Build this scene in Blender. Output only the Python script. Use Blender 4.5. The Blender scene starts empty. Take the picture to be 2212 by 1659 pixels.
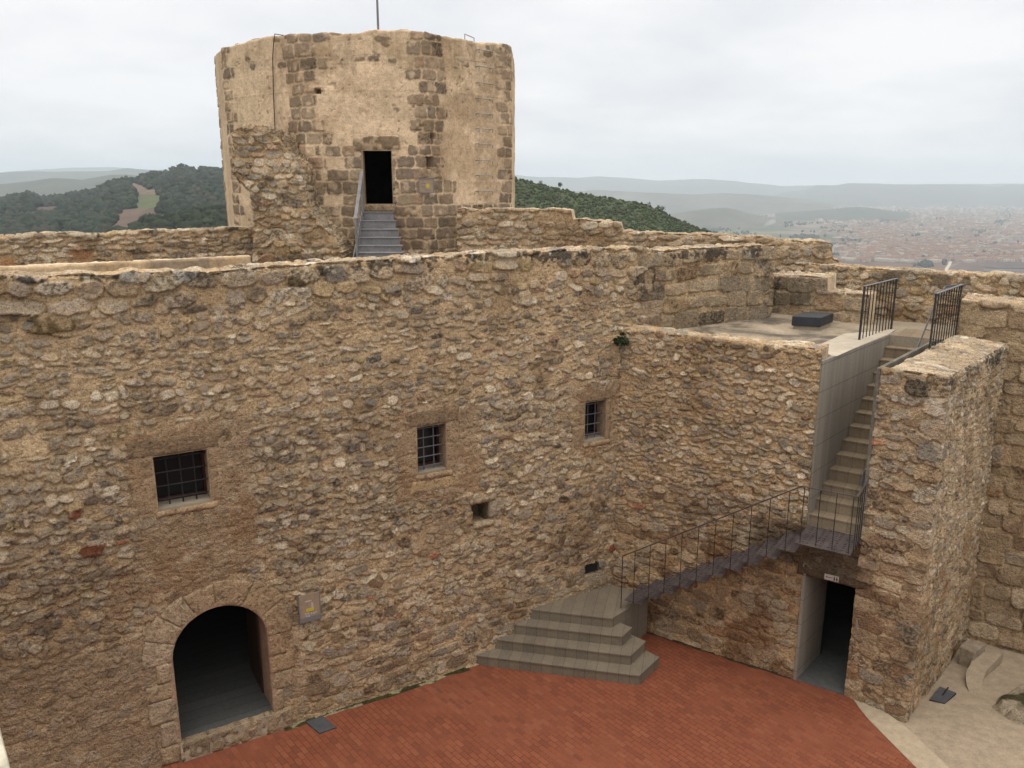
import bpy, bmesh, math, random
import numpy as np
from mathutils import Vector, Matrix

random.seed(7)
scene = bpy.context.scene
COL = scene.collection
PI = math.pi
R = math.radians

# ------------------------------------------------------------------ camera
CAM_H = 8.5
FPX = 1765.0            # focal length in pixels of a 2212 px wide frame
PITCH = math.atan((829.5 - 398.0) / FPX)
cam_d = bpy.data.cameras.new("camera")
cam = bpy.data.objects.new("camera", cam_d)
COL.objects.link(cam)
cam.location = (0, 0, CAM_H)
cam.rotation_euler = (PI / 2 - PITCH, 0, 0)
cam_d.sensor_fit = 'HORIZONTAL'
cam_d.sensor_width = 36.0
cam_d.lens = 36.0 * FPX / 2212.0
cam_d.clip_start = 0.1
cam_d.clip_end = 90000.0
scene.camera = cam

# ------------------------------------------------------------------ sky, sun, exposure
SUN_ELEV, SUN_ROT = R(72), R(215)
world = bpy.data.worlds.new("World")
scene.world = world
world.use_nodes = True
wn, wl = world.node_tree.nodes, world.node_tree.links
wn.clear()
w_out = wn.new('ShaderNodeOutputWorld')
w_bg = wn.new('ShaderNodeBackground')
w_bg.inputs['Strength'].default_value = 0.1
w_sky = wn.new('ShaderNodeTexSky')
w_sky.sky_type = 'NISHITA'
w_sky.sun_disc = False
w_sky.sun_elevation = SUN_ELEV
w_sky.sun_rotation = SUN_ROT
w_tc = wn.new('ShaderNodeTexCoord')
# project the view direction on a cloud layer so that clouds flatten towards the horizon
w_sep = wn.new('ShaderNodeSeparateXYZ')
w_add = wn.new('ShaderNodeMath'); w_add.operation = 'ADD'; w_add.inputs[1].default_value = 0.22
w_max = wn.new('ShaderNodeMath'); w_max.operation = 'MAXIMUM'; w_max.inputs[1].default_value = 0.12
w_dx = wn.new('ShaderNodeMath'); w_dx.operation = 'DIVIDE'
w_dy = wn.new('ShaderNodeMath'); w_dy.operation = 'DIVIDE'
w_cmb = wn.new('ShaderNodeCombineXYZ')
w_n1 = wn.new('ShaderNodeTexNoise'); w_n1.inputs['Scale'].default_value = 1.25
w_n1.inputs['Detail'].default_value = 6; w_n1.inputs['Roughness'].default_value = 0.5
w_r1 = wn.new('ShaderNodeValToRGB')
w_r1.color_ramp.elements[0].position = 0.36; w_r1.color_ramp.elements[0].color = (8.6, 8.7, 9.0, 1)
w_r1.color_ramp.elements[1].position = 0.60; w_r1.color_ramp.elements[1].color = (10.35, 10.25, 10.3, 1)
w_mix = wn.new('ShaderNodeMixRGB'); w_mix.inputs['Fac'].default_value = 0.96
wl.new(w_tc.outputs['Generated'], w_sep.inputs[0])
wl.new(w_sep.outputs['Z'], w_add.inputs[0]); wl.new(w_add.outputs[0], w_max.inputs[0])
wl.new(w_sep.outputs['X'], w_dx.inputs[0]); wl.new(w_max.outputs[0], w_dx.inputs[1])
wl.new(w_sep.outputs['Y'], w_dy.inputs[0]); wl.new(w_max.outputs[0], w_dy.inputs[1])
wl.new(w_dx.outputs[0], w_cmb.inputs['X']); wl.new(w_dy.outputs[0], w_cmb.inputs['Y'])
wl.new(w_cmb.outputs[0], w_n1.inputs['Vector'])
wl.new(w_n1.outputs['Fac'], w_r1.inputs['Fac'])
# an overcast sky is brighter overhead than at the horizon
w_zen = wn.new('ShaderNodeMapRange'); w_zen.inputs['From Min'].default_value = 0.28; w_zen.inputs['From Max'].default_value = 1.0
w_zen.inputs['To Min'].default_value = 1.0; w_zen.inputs['To Max'].default_value = 2.5
w_mul = wn.new('ShaderNodeVectorMath'); w_mul.operation = 'SCALE'
wl.new(w_sep.outputs['Z'], w_zen.inputs['Value']); wl.new(w_r1.outputs['Color'], w_mul.inputs[0]); wl.new(w_zen.outputs['Result'], w_mul.inputs['Scale'])
wl.new(w_sky.outputs['Color'], w_mix.inputs['Color1'])
w_warm = wn.new('ShaderNodeMixRGB'); w_warm.blend_type = 'MULTIPLY'; w_warm.inputs['Color2'].default_value = (1.09, 1.0, .89, 1)
w_zf = wn.new('ShaderNodeMapRange'); w_zf.inputs['From Min'].default_value = 0.28; w_zf.inputs['From Max'].default_value = 0.55
wl.new(w_sep.outputs['Z'], w_zf.inputs['Value']); wl.new(w_zf.outputs['Result'], w_warm.inputs['Fac'])
wl.new(w_mul.outputs[0], w_warm.inputs['Color1'])
wl.new(w_warm.outputs['Color'], w_mix.inputs['Color2'])
wl.new(w_mix.outputs['Color'], w_bg.inputs['Color'])
wl.new(w_bg.outputs['Background'], w_out.inputs['Surface'])

sun_d = bpy.data.lights.new("sun", 'SUN')
sun_d.energy = 0.6
sun_d.angle = R(30)
sun_d.color = (1.0, 0.95, 0.88)
sun = bpy.data.objects.new("sun", sun_d)
COL.objects.link(sun)
sv = Vector((math.sin(SUN_ROT) * math.cos(SUN_ELEV), math.cos(SUN_ROT) * math.cos(SUN_ELEV), math.sin(SUN_ELEV)))
sun.rotation_euler = sv.to_track_quat('Z', 'Y').to_euler()
sun.location = (0, 0, 60)

scene.view_settings.view_transform = 'Standard'
scene.view_settings.look = 'None'
scene.view_settings.exposure = 0.0
scene.view_settings.gamma = 1.0
scene.render.engine = 'CYCLES'
scene.cycles.use_denoising = True
scene.cycles.max_bounces = 6
scene.cycles.diffuse_bounces = 3
scene.cycles.volume_bounces = 3
scene.cycles.caustics_reflective = False
scene.cycles.caustics_refractive = False

# ------------------------------------------------------------------ pixel helpers (surveying the photograph)
def ray(x, y):
    a = (x - 1106.0) / FPX
    b = -(y - 829.5) / FPX
    return np.array([a, math.cos(PITCH) + b * math.sin(PITCH), -math.sin(PITCH) + b * math.cos(PITCH)])
def at_y(x, y, Y):
    d = ray(x, y)
    return np.array([0, 0, CAM_H]) + d * (Y / d[1])
def at_z(x, y, z):
    d = ray(x, y)
    return np.array([0, 0, CAM_H]) + d * ((z - CAM_H) / d[2])
def on_plane(x, y, P0, t):
    n = np.array([-t[1], t[0]]); d = ray(x, y)
    return np.array([0, 0, CAM_H]) + d * (np.dot(n, np.array(P0)[:2]) / np.dot(n, d[:2]))

# ------------------------------------------------------------------ scene bookkeeping
def link(o, parent=None):
    COL.objects.link(o)
    if parent is not None:
        o.parent = parent
    return o
def tag(o, label=None, cat=None, group=None, kind=None):
    if label: o['label'] = label
    if cat: o['category'] = cat
    if group: o['group'] = group
    if kind: o['kind'] = kind
    return o
def empty(name, loc=(0, 0, 0), rz=0.0, label=None, cat=None, group=None):
    # parts are built in world coordinates, so things whose parts are not local keep their Empty at the origin of those parts
    o = bpy.data.objects.new(name, None)
    o.empty_display_size = 0.2
    o.location = loc
    o.rotation_euler = (0, 0, rz)
    link(o)
    return tag(o, label, cat, group)
def mesh_obj(name, verts, faces, mats, parent=None, smooth=False, col=None, mat_idx=None):
    me = bpy.data.meshes.new(name)
    verts = np.asarray(verts, dtype=np.float32)
    if isinstance(faces, np.ndarray):
        k = faces.shape[1]; nf = len(faces)
        me.vertices.add(len(verts)); me.vertices.foreach_set('co', verts.ravel())
        me.loops.add(nf * k); me.loops.foreach_set('vertex_index', faces.ravel().astype(np.int32))
        me.polygons.add(nf); me.polygons.foreach_set('loop_start', (np.arange(nf) * k).astype(np.int32))
        me.polygons.foreach_set('loop_total', np.full(nf, k, dtype=np.int32))
        me.update(calc_edges=True)
        me.validate()
    else:
        me.from_pydata([tuple(v) for v in verts], [], faces)
    if not isinstance(mats, (list, tuple)):
        mats = [mats]
    for m in mats:
        me.materials.append(m)
    if mat_idx is not None and len(mat_idx) == len(me.polygons):
        me.polygons.foreach_set('material_index', np.asarray(mat_idx, dtype=np.int32))
    if col is not None:
        a = me.color_attributes.new('Col', 'FLOAT_COLOR', 'POINT')
        c = np.ones((len(verts), 4), dtype=np.float32); c[:, :3] = col
        a.data.foreach_set('color', c.ravel())
    if smooth:
        me.polygons.foreach_set('use_smooth', np.ones(len(me.polygons), dtype=bool))
    o = bpy.data.objects.new(name, me)
    return link(o, parent)

class MB:
    """collects boxes, bars and prisms into ONE mesh object"""
    def __init__(s): s.v = []; s.f = []; s.m = []
    def add(s, vs, fs, mi=0):
        n = len(s.v); s.v += [tuple(map(float, v)) for v in vs]; s.f += [[n + i for i in f] for f in fs]; s.m += [mi] * len(fs)
    def prism(s, poly, z0, z1, mi=0):
        n = len(poly)
        a = sum(poly[i][0] * poly[(i + 1) % n][1] - poly[(i + 1) % n][0] * poly[i][1] for i in range(n))
        if a < 0: poly = list(poly)[::-1]
        zz0 = z0 if hasattr(z0, '__len__') else [z0] * n
        zz1 = z1 if hasattr(z1, '__len__') else [z1] * n
        vs = [(p[0], p[1], z) for p, z in zip(poly, zz0)] + [(p[0], p[1], z) for p, z in zip(poly, zz1)]
        fs = [list(range(n - 1, -1, -1)), list(range(n, 2 * n))] + [[i, (i + 1) % n, n + (i + 1) % n, n + i] for i in range(n)]
        s.add(vs, fs, mi)
    def obox(s, c, ax, ay, az, mi=0):
        """box from centre and three half-axis vectors"""
        c, ax, ay, az = (np.array(q, dtype=float) for q in (c, ax, ay, az))
        vs = [c + i * ax + j * ay + k * az for k in (-1, 1) for j in (-1, 1) for i in (-1, 1)]
        fs = [[0, 2, 3, 1], [4, 5, 7, 6], [0, 1, 5, 4], [2, 6, 7, 3], [0, 4, 6, 2], [1, 3, 7, 5]]
        if np.dot(np.cross(ax, ay), az) < 0: fs = [f[::-1] for f in fs]
        s.add(vs, fs, mi)
    def bar(s, p, q, w, h=None, mi=0, up=(0, 0, 1)):
        p, q = np.array(p, float), np.array(q, float)
        h = h or w
        d = q - p; L = np.linalg.norm(d); d /= L
        u = np.array(up, float)
        if abs(np.dot(u, d)) > .98: u = np.array([1., 0, 0])
        a = np.cross(d, u); a /= np.linalg.norm(a); b = np.cross(a, d)
        s.obox((p + q) / 2, a * w / 2, d * L / 2, b * h / 2, mi)
    def tube(s, pts, r, n=8, mi=0):
        pts = [np.array(p, float) for p in pts]
        rr = r if hasattr(r, '__len__') else [r] * len(pts)
        base = len(s.v)
        for i, p in enumerate(pts):
            d = pts[min(i + 1, len(pts) - 1)] - pts[max(i - 1, 0)]; d /= np.linalg.norm(d)
            u = np.array([0, 0, 1.]) if abs(d[2]) < .95 else np.array([1., 0, 0])
            a = np.cross(d, u); a /= np.linalg.norm(a); b = np.cross(a, d)
            for k in range(n):
                t = 2 * PI * k / n
                s.v.append(tuple(p + rr[i] * (a * math.cos(t) + b * math.sin(t))))
        for i in range(len(pts) - 1):
            for k in range(n):
                k2 = (k + 1) % n
                s.f.append([base + i * n + k, base + i * n + k2, base + (i + 1) * n + k2, base + (i + 1) * n + k]); s.m.append(mi)
        s.f.append([base + k for k in range(n)]); s.m.append(mi)
        e = base + (len(pts) - 1) * n
        s.f.append([e + k for k in range(n - 1, -1, -1)]); s.m.append(mi)
    def build(s, name, mats, parent=None, bevel=0.0, smooth=False):
        o = mesh_obj(name, s.v, s.f, mats, parent, smooth)
        if isinstance(mats, (list, tuple)) and len(mats) > 1:
            for p, m in zip(o.data.polygons, s.m): p.material_index = m
        if bevel > 0:
            b = o.modifiers.new('bevel', 'BEVEL'); b.width = bevel; b.segments = 2; b.limit_method = 'ANGLE'; b.angle_limit = R(40)
        return o

# ------------------------------------------------------------------ numpy noise
_rt = np.random.RandomState(11)
_TAB = _rt.rand(8, 256, 256).astype(np.float32)
def vnoise(u, v, sc, seed=0):
    t = _TAB[seed % 8]
    x = np.asarray(u) / sc + 37.13 * seed; y = np.asarray(v) / sc + 91.7 * seed
    xi = np.floor(x).astype(int); yi = np.floor(y).astype(int)
    fx = x - xi; fy = y - yi
    fx = fx * fx * (3 - 2 * fx); fy = fy * fy * (3 - 2 * fy)
    a = t[yi & 255, xi & 255]; b = t[yi & 255, (xi + 1) & 255]; c = t[(yi + 1) & 255, xi & 255]; d = t[(yi + 1) & 255, (xi + 1) & 255]
    return (a * (1 - fx) + b * fx) * (1 - fy) + (c * (1 - fx) + d * fx) * fy
def fbm(u, v, sc, oct=4, seed=0, rough=.5):
    s = 0; a = 1; n = 0
    for o in range(oct):
        s = s + a * vnoise(u, v, sc / 2 ** o, seed + o); n += a; a *= rough
    return s / n            # 0..1
def sstep(a, b, x):
    t = np.clip((x - a) / (b - a), 0, 1); return t * t * (3 - 2 * t)
# ------------------------------------------------------------------ materials
def new_mat(name):
    m = bpy.data.materials.new(name); m.use_nodes = True
    nt = m.node_tree; b = nt.nodes['Principled BSDF']
    return m, nt, b
def noise_node(nt, scale, detail=4, rough=.55, vec=None, dist=0.0):
    n = nt.nodes.new('ShaderNodeTexNoise'); n.inputs['Scale'].default_value = scale
    n.inputs['Detail'].default_value = detail; n.inputs['Roughness'].default_value = rough
    n.inputs['Distortion'].default_value = dist
    if vec is not None: nt.links.new(vec, n.inputs['Vector'])
    return n
def obj_vec(nt):
    return nt.nodes.new('ShaderNodeTexCoord').outputs['Object']
def ramp(nt, fac, stops):
    r = nt.nodes.new('ShaderNodeValToRGB'); e = r.color_ramp.elements
    while len(e) < len(stops): e.new(0.5)
    for el, (p, c) in zip(e, stops): el.position = p; el.color = (*c, 1)
    nt.links.new(fac, r.inputs['Fac'])
    return r.outputs['Color']
def mixc(nt, fac, a, b, mode='MIX'):
    m = nt.nodes.new('ShaderNodeMixRGB'); m.blend_type = mode
    for k, q in (('Fac', fac), ('Color1', a), ('Color2', b)):
        if hasattr(q, 'is_linked'): nt.links.new(q, m.inputs[k])
        elif k == 'Fac': m.inputs[k].default_value = q
        else: m.inputs[k].default_value = (*q, 1)
    return m.outputs['Color']
def bump(nt, b, h, strength=.5, dist=.01):
    n = nt.nodes.new('ShaderNodeBump'); n.inputs['Strength'].default_value = strength; n.inputs['Distance'].default_value = dist
    nt.links.new(h, n.inputs['Height']); nt.links.new(n.outputs['Normal'], b.inputs['Normal'])
def mathn(nt, op, a, b=None):
    n = nt.nodes.new('ShaderNodeMath'); n.operation = op
    for i, q in enumerate((a, b)):
        if q is None: continue
        if hasattr(q, 'is_linked'): nt.links.new(q, n.inputs[i])
        else: n.inputs[i].default_value = q
    return n.outputs[0]
M = {}
def stone_mat(name, fine=55.0, pit=22.0, bstr=.6, k=1.0):
    q = lambda t: tuple(1 + (x - 1) * k for x in t)
    m, nt, b = new_mat(name)
    at = nt.nodes.new('ShaderNodeAttribute'); at.attribute_name = 'Col'
    v = obj_vec(nt)
    n1 = noise_node(nt, fine, 5, .65, v); n2 = noise_node(nt, pit, 4, .6, v); n3 = noise_node(nt, 7.0, 4, .6, v)
    c = mixc(nt, 1.0, at.outputs['Color'], ramp(nt, n1.outputs['Fac'], [(.30, q((.46, .44, .41))), (.47, (1, 1, 1)), (.70, q((1.38, 1.36, 1.33)))]), 'MULTIPLY')
    c = mixc(nt, 1.0, c, ramp(nt, n2.outputs['Fac'], [(.28, q((.50, .47, .43))), (.44, (1, 1, 1)), (.75, q((1.18, 1.17, 1.14)))]), 'MULTIPLY')
    c = mixc(nt, 1.0, c, ramp(nt, n3.outputs['Fac'], [(.3, (.84, .83, .83)), (.55, (1.05, 1.03, 1.0)), (.8, (1.08, 1.1, 1.13))]), 'MULTIPLY')
    nt.links.new(c, b.inputs['Base Color'])
    b.inputs['Roughness'].default_value = .95
    b.inputs['Specular IOR Level'].default_value = .15
    vo = nt.nodes.new('ShaderNodeTexVoronoi'); vo.inputs['Scale'].default_value = pit * 1.1; nt.links.new(v, vo.inputs['Vector'])
    h = mathn(nt, 'ADD', mathn(nt, 'MULTIPLY', n1.outputs['Fac'], 1.3), mathn(nt, 'MULTIPLY', n2.outputs['Fac'], 1.8))
    h = mathn(nt, 'ADD', h, mathn(nt, 'MULTIPLY', vo.outputs['Distance'], .55))
    bump(nt, b, h, min(1.0, bstr * 1.5), .032 * k)
    return m
M['stone'] = stone_mat('rubble_masonry')
M['smooth_stone'] = stone_mat('dressed_stone', 60, 24, .5, .95)
M['tower_mat'] = stone_mat('tower_plaster_and_stone', 30, 9, .3, .5)
def plain_mat(name, col, rough=.7, metal=0.0, nscale=20, var=.18, bstr=.15, bdist=.004, spec=.3):
    m, nt, b = new_mat(name)
    v = obj_vec(nt); n = noise_node(nt, nscale, 5, .6, v); n2 = noise_node(nt, nscale * .13, 3, .6, v)
    lo = tuple(x * (1 - var) for x in col); hi = tuple(x * (1 + var) for x in col)
    c = ramp(nt, n.outputs['Fac'], [(.32, lo), (.68, hi)])
    c = mixc(nt, 1.0, c, ramp(nt, n2.outputs['Fac'], [(.35, (1 - var, 1 - var, 1 - var * .9)), (.65, (1 + var * .6,) * 3)]), 'MULTIPLY')
    nt.links.new(c, b.inputs['Base Color'])
    b.inputs['Roughness'].default_value = rough; b.inputs['Metallic'].default_value = metal
    b.inputs['Specular IOR Level'].default_value = spec
    bump(nt, b, n.outputs['Fac'], bstr, bdist)
    return m
M['steel'] = plain_mat('dark_weathered_steel', (.085, .070, .070), .6, .2, 30, .25)
M['iron'] = plain_mat('black_iron', (.022, .022, .024), .55, .2, 40, .3)
M['railpaint'] = plain_mat('anthracite_paint', (.02, .023, .026), .5, 0, 30, .2)
M['greyrail'] = plain_mat('grey_handrail_paint', (.12, .125, .14), .5, .1, 30, .2)
M['greystep'] = plain_mat('grey_step_paint', (.19, .19, .197), .65, 0, 25, .18)
M['galv'] = plain_mat('galvanised_rung', (.33, .32, .30), .5, .5, 40, .15)
M['black'] = plain_mat('interior_darkness', (.03, .026, .022), .95, 0, 8, .3)  # near-black wall colour stands in for the gloom of unlit rooms
M['wood_red'] = plain_mat('red_brown_window_wood', (.05, .016, .012), .6, 0, 30, .25)
M['wood_dark'] = plain_mat('dark_door_wood', (.05, .03, .02), .6, 0, 25, .3)
M['glass'] = plain_mat('dark_window_glass', (.012, .012, .014), .25, 0, 3, .1)
M['hatch'] = plain_mat('grey_hatch_plate', (.075, .08, .09), .6, .1, 40, .15)
M['boxroof'] = plain_mat('anthracite_skylight_box', (.028, .032, .04), .6, 0, 30, .15)
M['concrete'] = plain_mat('smooth_concrete', (.30, .265, .21), .9, 0, 12, .12, .25)
M['path'] = plain_mat('washed_concrete_path', (.31, .255, .185), .95, 0, 45, .16, .5, .01)
M['kerb'] = plain_mat('pale_concrete_strip', (.37, .31, .225), .95, 0, 60, .13, .4, .006)
M['slab'] = plain_mat('pale_cement_screed', (.43, .385, .31), .9, 0, 6, .12, .2)
M['room_floor'] = plain_mat('dark_slate_floor', (.11, .12, .13), .7, 0, 10, .25)
M['passage_floor'] = plain_mat('grey_passage_floor', (.085, .09, .09), .7, 0, 10, .15)
M['sign_white'] = plain_mat('sign_white', (.42, .38, .35), .5, 0, 20, .05)
M['sign_black'] = plain_mat('sign_black', (.02, .02, .02), .5, 0, 20, .05)
M['plaque'] = plain_mat('plaque_methacrylate', (.29, .22, .16), .35, 0, 20, .1)
M['plaque_yellow'] = plain_mat('plaque_yellow_print', (.46, .38, .04), .5, 0, 20, .06)
M['plaque_white'] = plain_mat('plaque_white_print', (.40, .37, .35), .5, 0, 20, .06)
M['plaque_grey'] = plain_mat('plaque_grey_print', (.16, .16, .17), .5, 0, 20, .06)
M['leaf'] = plain_mat('dark_wall_plant_leaf', (.025, .038, .014), .8, 0, 20, .4)
M['mosscrack'] = plain_mat('moss_and_dirt', (.055, .06, .03), 1.0, 0, 30, .5)
M['cable'] = plain_mat('black_cable', (.04, .035, .03), .7, 0, 20, .2)

def tile_mat(name, col, axis, pitch, joint=.006, axis2=None):
    """stone treads: straight thin joints every pitch metres along one horizontal axis"""
    m, nt, b = new_mat(name)
    v = obj_vec(nt)
    n = noise_node(nt, 26, 5, .65, v); n2 = noise_node(nt, 2.2, 3, .6, v)
    dot = nt.nodes.new('ShaderNodeVectorMath'); dot.operation = 'DOT_PRODUCT'
    nt.links.new(v, dot.inputs[0]); dot.inputs[1].default_value = (axis[0], axis[1], 0)
    s = mathn(nt, 'DIVIDE', dot.outputs['Value'], pitch)
    fr = mathn(nt, 'FRACT', s)
    line = mathn(nt, 'LESS_THAN', fr, joint / pitch * 2)
    wn_ = nt.nodes.new('ShaderNodeTexWhiteNoise'); wn_.noise_dimensions = '1D'
    nt.links.new(mathn(nt, 'FLOOR', s), wn_.inputs['W'])
    c = ramp(nt, n.outputs['Fac'], [(.3, tuple(x * .84 for x in col)), (.7, tuple(x * 1.14 for x in col))])
    c = mixc(nt, 1.0, c, ramp(nt, wn_.outputs['Value'], [(0, (.90, .90, .91)), (1, (1.08, 1.07, 1.05))]), 'MULTIPLY')
    c = mixc(nt, 1.0, c, ramp(nt, n2.outputs['Fac'], [(.3, (.88, .87, .86)), (.7, (1.07, 1.07, 1.07))]), 'MULTIPLY')
    c = mixc(nt, line, c, tuple(x * .50 for x in col))
    nt.links.new(c, b.inputs['Base Color']); b.inputs['Roughness'].default_value = .9
    b.inputs['Specular IOR Level'].default_value = .2
    bump(nt, b, mathn(nt, 'SUBTRACT', mathn(nt, 'MULTIPLY', n.outputs['Fac'], .4), line), .4, .006)
    return m

def brick_paving_mat():
    m, nt, b = new_mat('red_brick_paving')
    v = obj_vec(nt)
    mp = nt.nodes.new('ShaderNodeMapping'); mp.inputs['Rotation'].default_value = (0, 0, -math.atan2(.766, -.643))
    nt.links.new(v, mp.inputs['Vector'])
    wob = noise_node(nt, 3.0, 2, .5, v)
    ad = nt.nodes.new('ShaderNodeVectorMath'); ad.operation = 'ADD'
    sc = nt.nodes.new('ShaderNodeVectorMath'); sc.operation = 'SCALE'; sc.inputs['Scale'].default_value = .018
    nt.links.new(wob.outputs['Color'], sc.inputs[0]); nt.links.new(mp.outputs[0], ad.inputs[0]); nt.links.new(sc.outputs[0], ad.inputs[1])
    br = nt.nodes.new('ShaderNodeTexBrick')
    br.inputs['Scale'].default_value = 1.0
    br.inputs['Brick Width'].default_value = .190; br.inputs['Row Height'].default_value = .092
    br.inputs['Mortar Size'].default_value = .006; br.inputs['Mortar Smooth'].default_value = .3
    br.inputs['Bias'].default_value = 0.0
    br.inputs['Color1'].default_value = (0, 0, 0, 1); br.inputs['Color2'].default_value = (1, 1, 1, 1); br.inputs['Mortar'].default_value = (.5, .5, .5, 1)
    nt.links.new(ad.outputs[0], br.inputs['Vector'])
    c = ramp(nt, br.outputs['Color'], [(0, (.172, .054, .029)), (.3, (.205, .064, .032)), (.75, (.220, .069, .034)), (1, (.236, .081, .042))])
    n = noise_node(nt, 40, 5, .6, v); n2 = noise_node(nt, .55, 4, .6, v); n3 = noise_node(nt, 2.6, 4, .6, v)
    c = mixc(nt, 1.0, c, ramp(nt, n.outputs['Fac'], [(.3, (.80, .78, .78)), (.7, (1.15, 1.15, 1.15))]), 'MULTIPLY')
    c = mixc(nt, 1.0, c, ramp(nt, n3.outputs['Fac'], [(.3, (.92, .91, .92)), (.7, (1.06, 1.06, 1.06))]), 'MULTIPLY')
    jn = ramp(nt, n2.outputs['Fac'], [(.46, (.085, .038, .026)), (.68, (.20, .10, .07))])
    c = mixc(nt, br.outputs['Fac'], c, jn)
    nt.links.new(c, b.inputs['Base Color']); b.inputs['Roughness'].default_value = .85; b.inputs['Specular IOR Level'].default_value = .25
    bump(nt, b, mathn(nt, 'SUBTRACT', mathn(nt, 'MULTIPLY', n.outputs['Fac'], .35), br.outputs['Fac']), .5, .006)
    return m
M['brick'] = brick_paving_mat()

def cast_concrete_mat():
    m, nt, b = new_mat('boarded_concrete')
    v = obj_vec(nt)
    sep = nt.nodes.new('ShaderNodeSeparateXYZ'); nt.links.new(v, sep.inputs[0])
    fr = mathn(nt, 'FRACT', mathn(nt, 'DIVIDE', mathn(nt, 'SUBTRACT', sep.outputs['Z'], .16), .46))
    line = mathn(nt, 'LESS_THAN', fr, .022)
    mp = nt.nodes.new('ShaderNodeMapping'); mp.inputs['Scale'].default_value = (9, 9, .35); nt.links.new(v, mp.inputs['Vector'])
    n = noise_node(nt, 1.0, 4, .6, mp.outputs[0]); n2 = noise_node(nt, 30, 4, .6, v)
    c = ramp(nt, n.outputs['Fac'], [(.25, (.185, .168, .143)), (.5, (.235, .213, .18)), (.75, (.29, .265, .225))])
    c = mixc(nt, 1.0, c, ramp(nt, n2.outputs['Fac'], [(.3, (.9, .9, .9)), (.7, (1.07, 1.07, 1.07))]), 'MULTIPLY')
    c = mixc(nt, line, c, (.10, .09, .075))
    nt.links.new(c, b.inputs['Base Color']); b.inputs['Roughness'].default_value = .9
    bump(nt, b, mathn(nt, 'SUBTRACT', mathn(nt, 'MULTIPLY', n2.outputs['Fac'], .3), line), .5, .008)
    return m
M['cast'] = cast_concrete_mat()
M['dark_concrete'] = plain_mat('dark_cheek_concrete', (.15, .14, .115), .95, 0, 22, .25, .4, .006)  # cheek concrete darkened to offset its pale, lit top

def terrace_mat():
    m, nt, b = new_mat('stained_terrace_screed')
    v = obj_vec(nt)
    n = noise_node(nt, .85, 6, .62, v, .5); n2 = noise_node(nt, 18, 5, .65, v)
    c = ramp(nt, n.outputs['Fac'], [(.34, (.07, .06, .05)), (.46, (.13, .11, .085)), (.53, (.27, .225, .165)), (.66, (.38, .32, .235))])
    c = mixc(nt, 1.0, c, ramp(nt, n2.outputs['Fac'], [(.3, (.72, .72, .72)), (.7, (1.2, 1.2, 1.2))]), 'MULTIPLY')
    nt.links.new(c, b.inputs['Base Color']); b.inputs['Roughness'].default_value = .95
    bump(nt, b, n2.outputs['Fac'], .4, .01)
    return m
M['terrace'] = terrace_mat()

def attr_mat(name, scale, lo, hi, bstr=0.0, bdist=1.0, rough=.95):
    m, nt, b = new_mat(name)
    at = nt.nodes.new('ShaderNodeAttribute'); at.attribute_name = 'Col'
    v = obj_vec(nt); n = noise_node(nt, scale, 6, .65, v)
    c = mixc(nt, 1.0, at.outputs['Color'], ramp(nt, n.outputs['Fac'], [(.3, (lo,) * 3), (.7, (hi,) * 3)]), 'MULTIPLY')
    nt.links.new(c, b.inputs['Base Color']); b.inputs['Roughness'].default_value = rough
    b.inputs['Specular IOR Level'].default_value = .1
    if bstr: bump(nt, b, n.outputs['Fac'], bstr, bdist)
    return m
M['hill'] = attr_mat('hillside_cover', .05, .75, 1.25)
M['crown'] = attr_mat('tree_foliage', .8, .6, 1.35)
M['farhill'] = attr_mat('far_hillside', .004, .7, 1.3)

M['beamstone'] = plain_mat('plain_rubble_stone', (.27, .205, .135), 1, 0, 6, .3, .8, .03)
# ------------------------------------------------------------------ masonry engine
PAL = {   # linear base colours of stones
 'rubble': [((.36, .28, .19), 3), ((.33, .265, .19), 4), ((.29, .235, .172), 4), ((.41, .34, .25), 3.4), ((.50, .43, .33), 1.8), ((.23, .18, .125), 1.6),
            ((.17, .13, .09), .8), ((.33, .21, .13), .8), ((.35, .26, .13), .9), ((.21, .185, .15), 1.3), ((.26, .085, .045), .03)],
 'lower':  [((.31, .235, .155), 4), ((.28, .225, .165), 3), ((.33, .27, .195), 3), ((.24, .165, .10), 2), ((.38, .32, .24), 1.5), ((.19, .13, .08), 1.2),
            ((.29, .20, .11), 1.2), ((.22, .19, .15), 1), ((.28, .08, .04), .06)],
 'brown':  [((.275, .19, .11), 4), ((.245, .165, .095), 3), ((.31, .225, .14), 3), ((.20, .125, .07), 1.6), ((.35, .27, .18), 1.6), ((.25, .14, .07), 1.0), ((.26, .215, .16), 1.2)],
 'ashlar': [((.26, .20, .13), 3), ((.22, .175, .12), 3), ((.18, .145, .105), 2.5), ((.30, .225, .145), 2), ((.15, .12, .085), 1.2), ((.25, .165, .09), 1.2)],
 'top':    [((.47, .38, .26), 3), ((.42, .35, .26), 3), ((.36, .32, .26), 2), ((.54, .48, .38), 1.5), ((.25, .235, .21), .8)],
 'quoin':  [((.215, .155, .098), 3), ((.185, .137, .09), 3), ((.155, .118, .082), 2), ((.26, .195, .125), 1.6), ((.225, .15, .092), 1.4)],
}
STONE_GAIN = 1.33
MORTAR_GAIN = 1.26
def pick(pal, rng, n):
    cols = np.array([c for c, w in PAL[pal]]); w = np.array([w for c, w in PAL[pal]], float); w /= w.sum()
    i = rng.choice(len(cols), n, p=w)
    c = cols[i] * (1 + rng.normal(0, .09, (n, 1))) * (1 + rng.normal(0, .012, (n, 3)))
    return np.clip((c * .74 + c.mean(1, keepdims=True) * np.array([1.06, 1.0, .91]) * .26) * STONE_GAIN, .02, .8)

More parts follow.
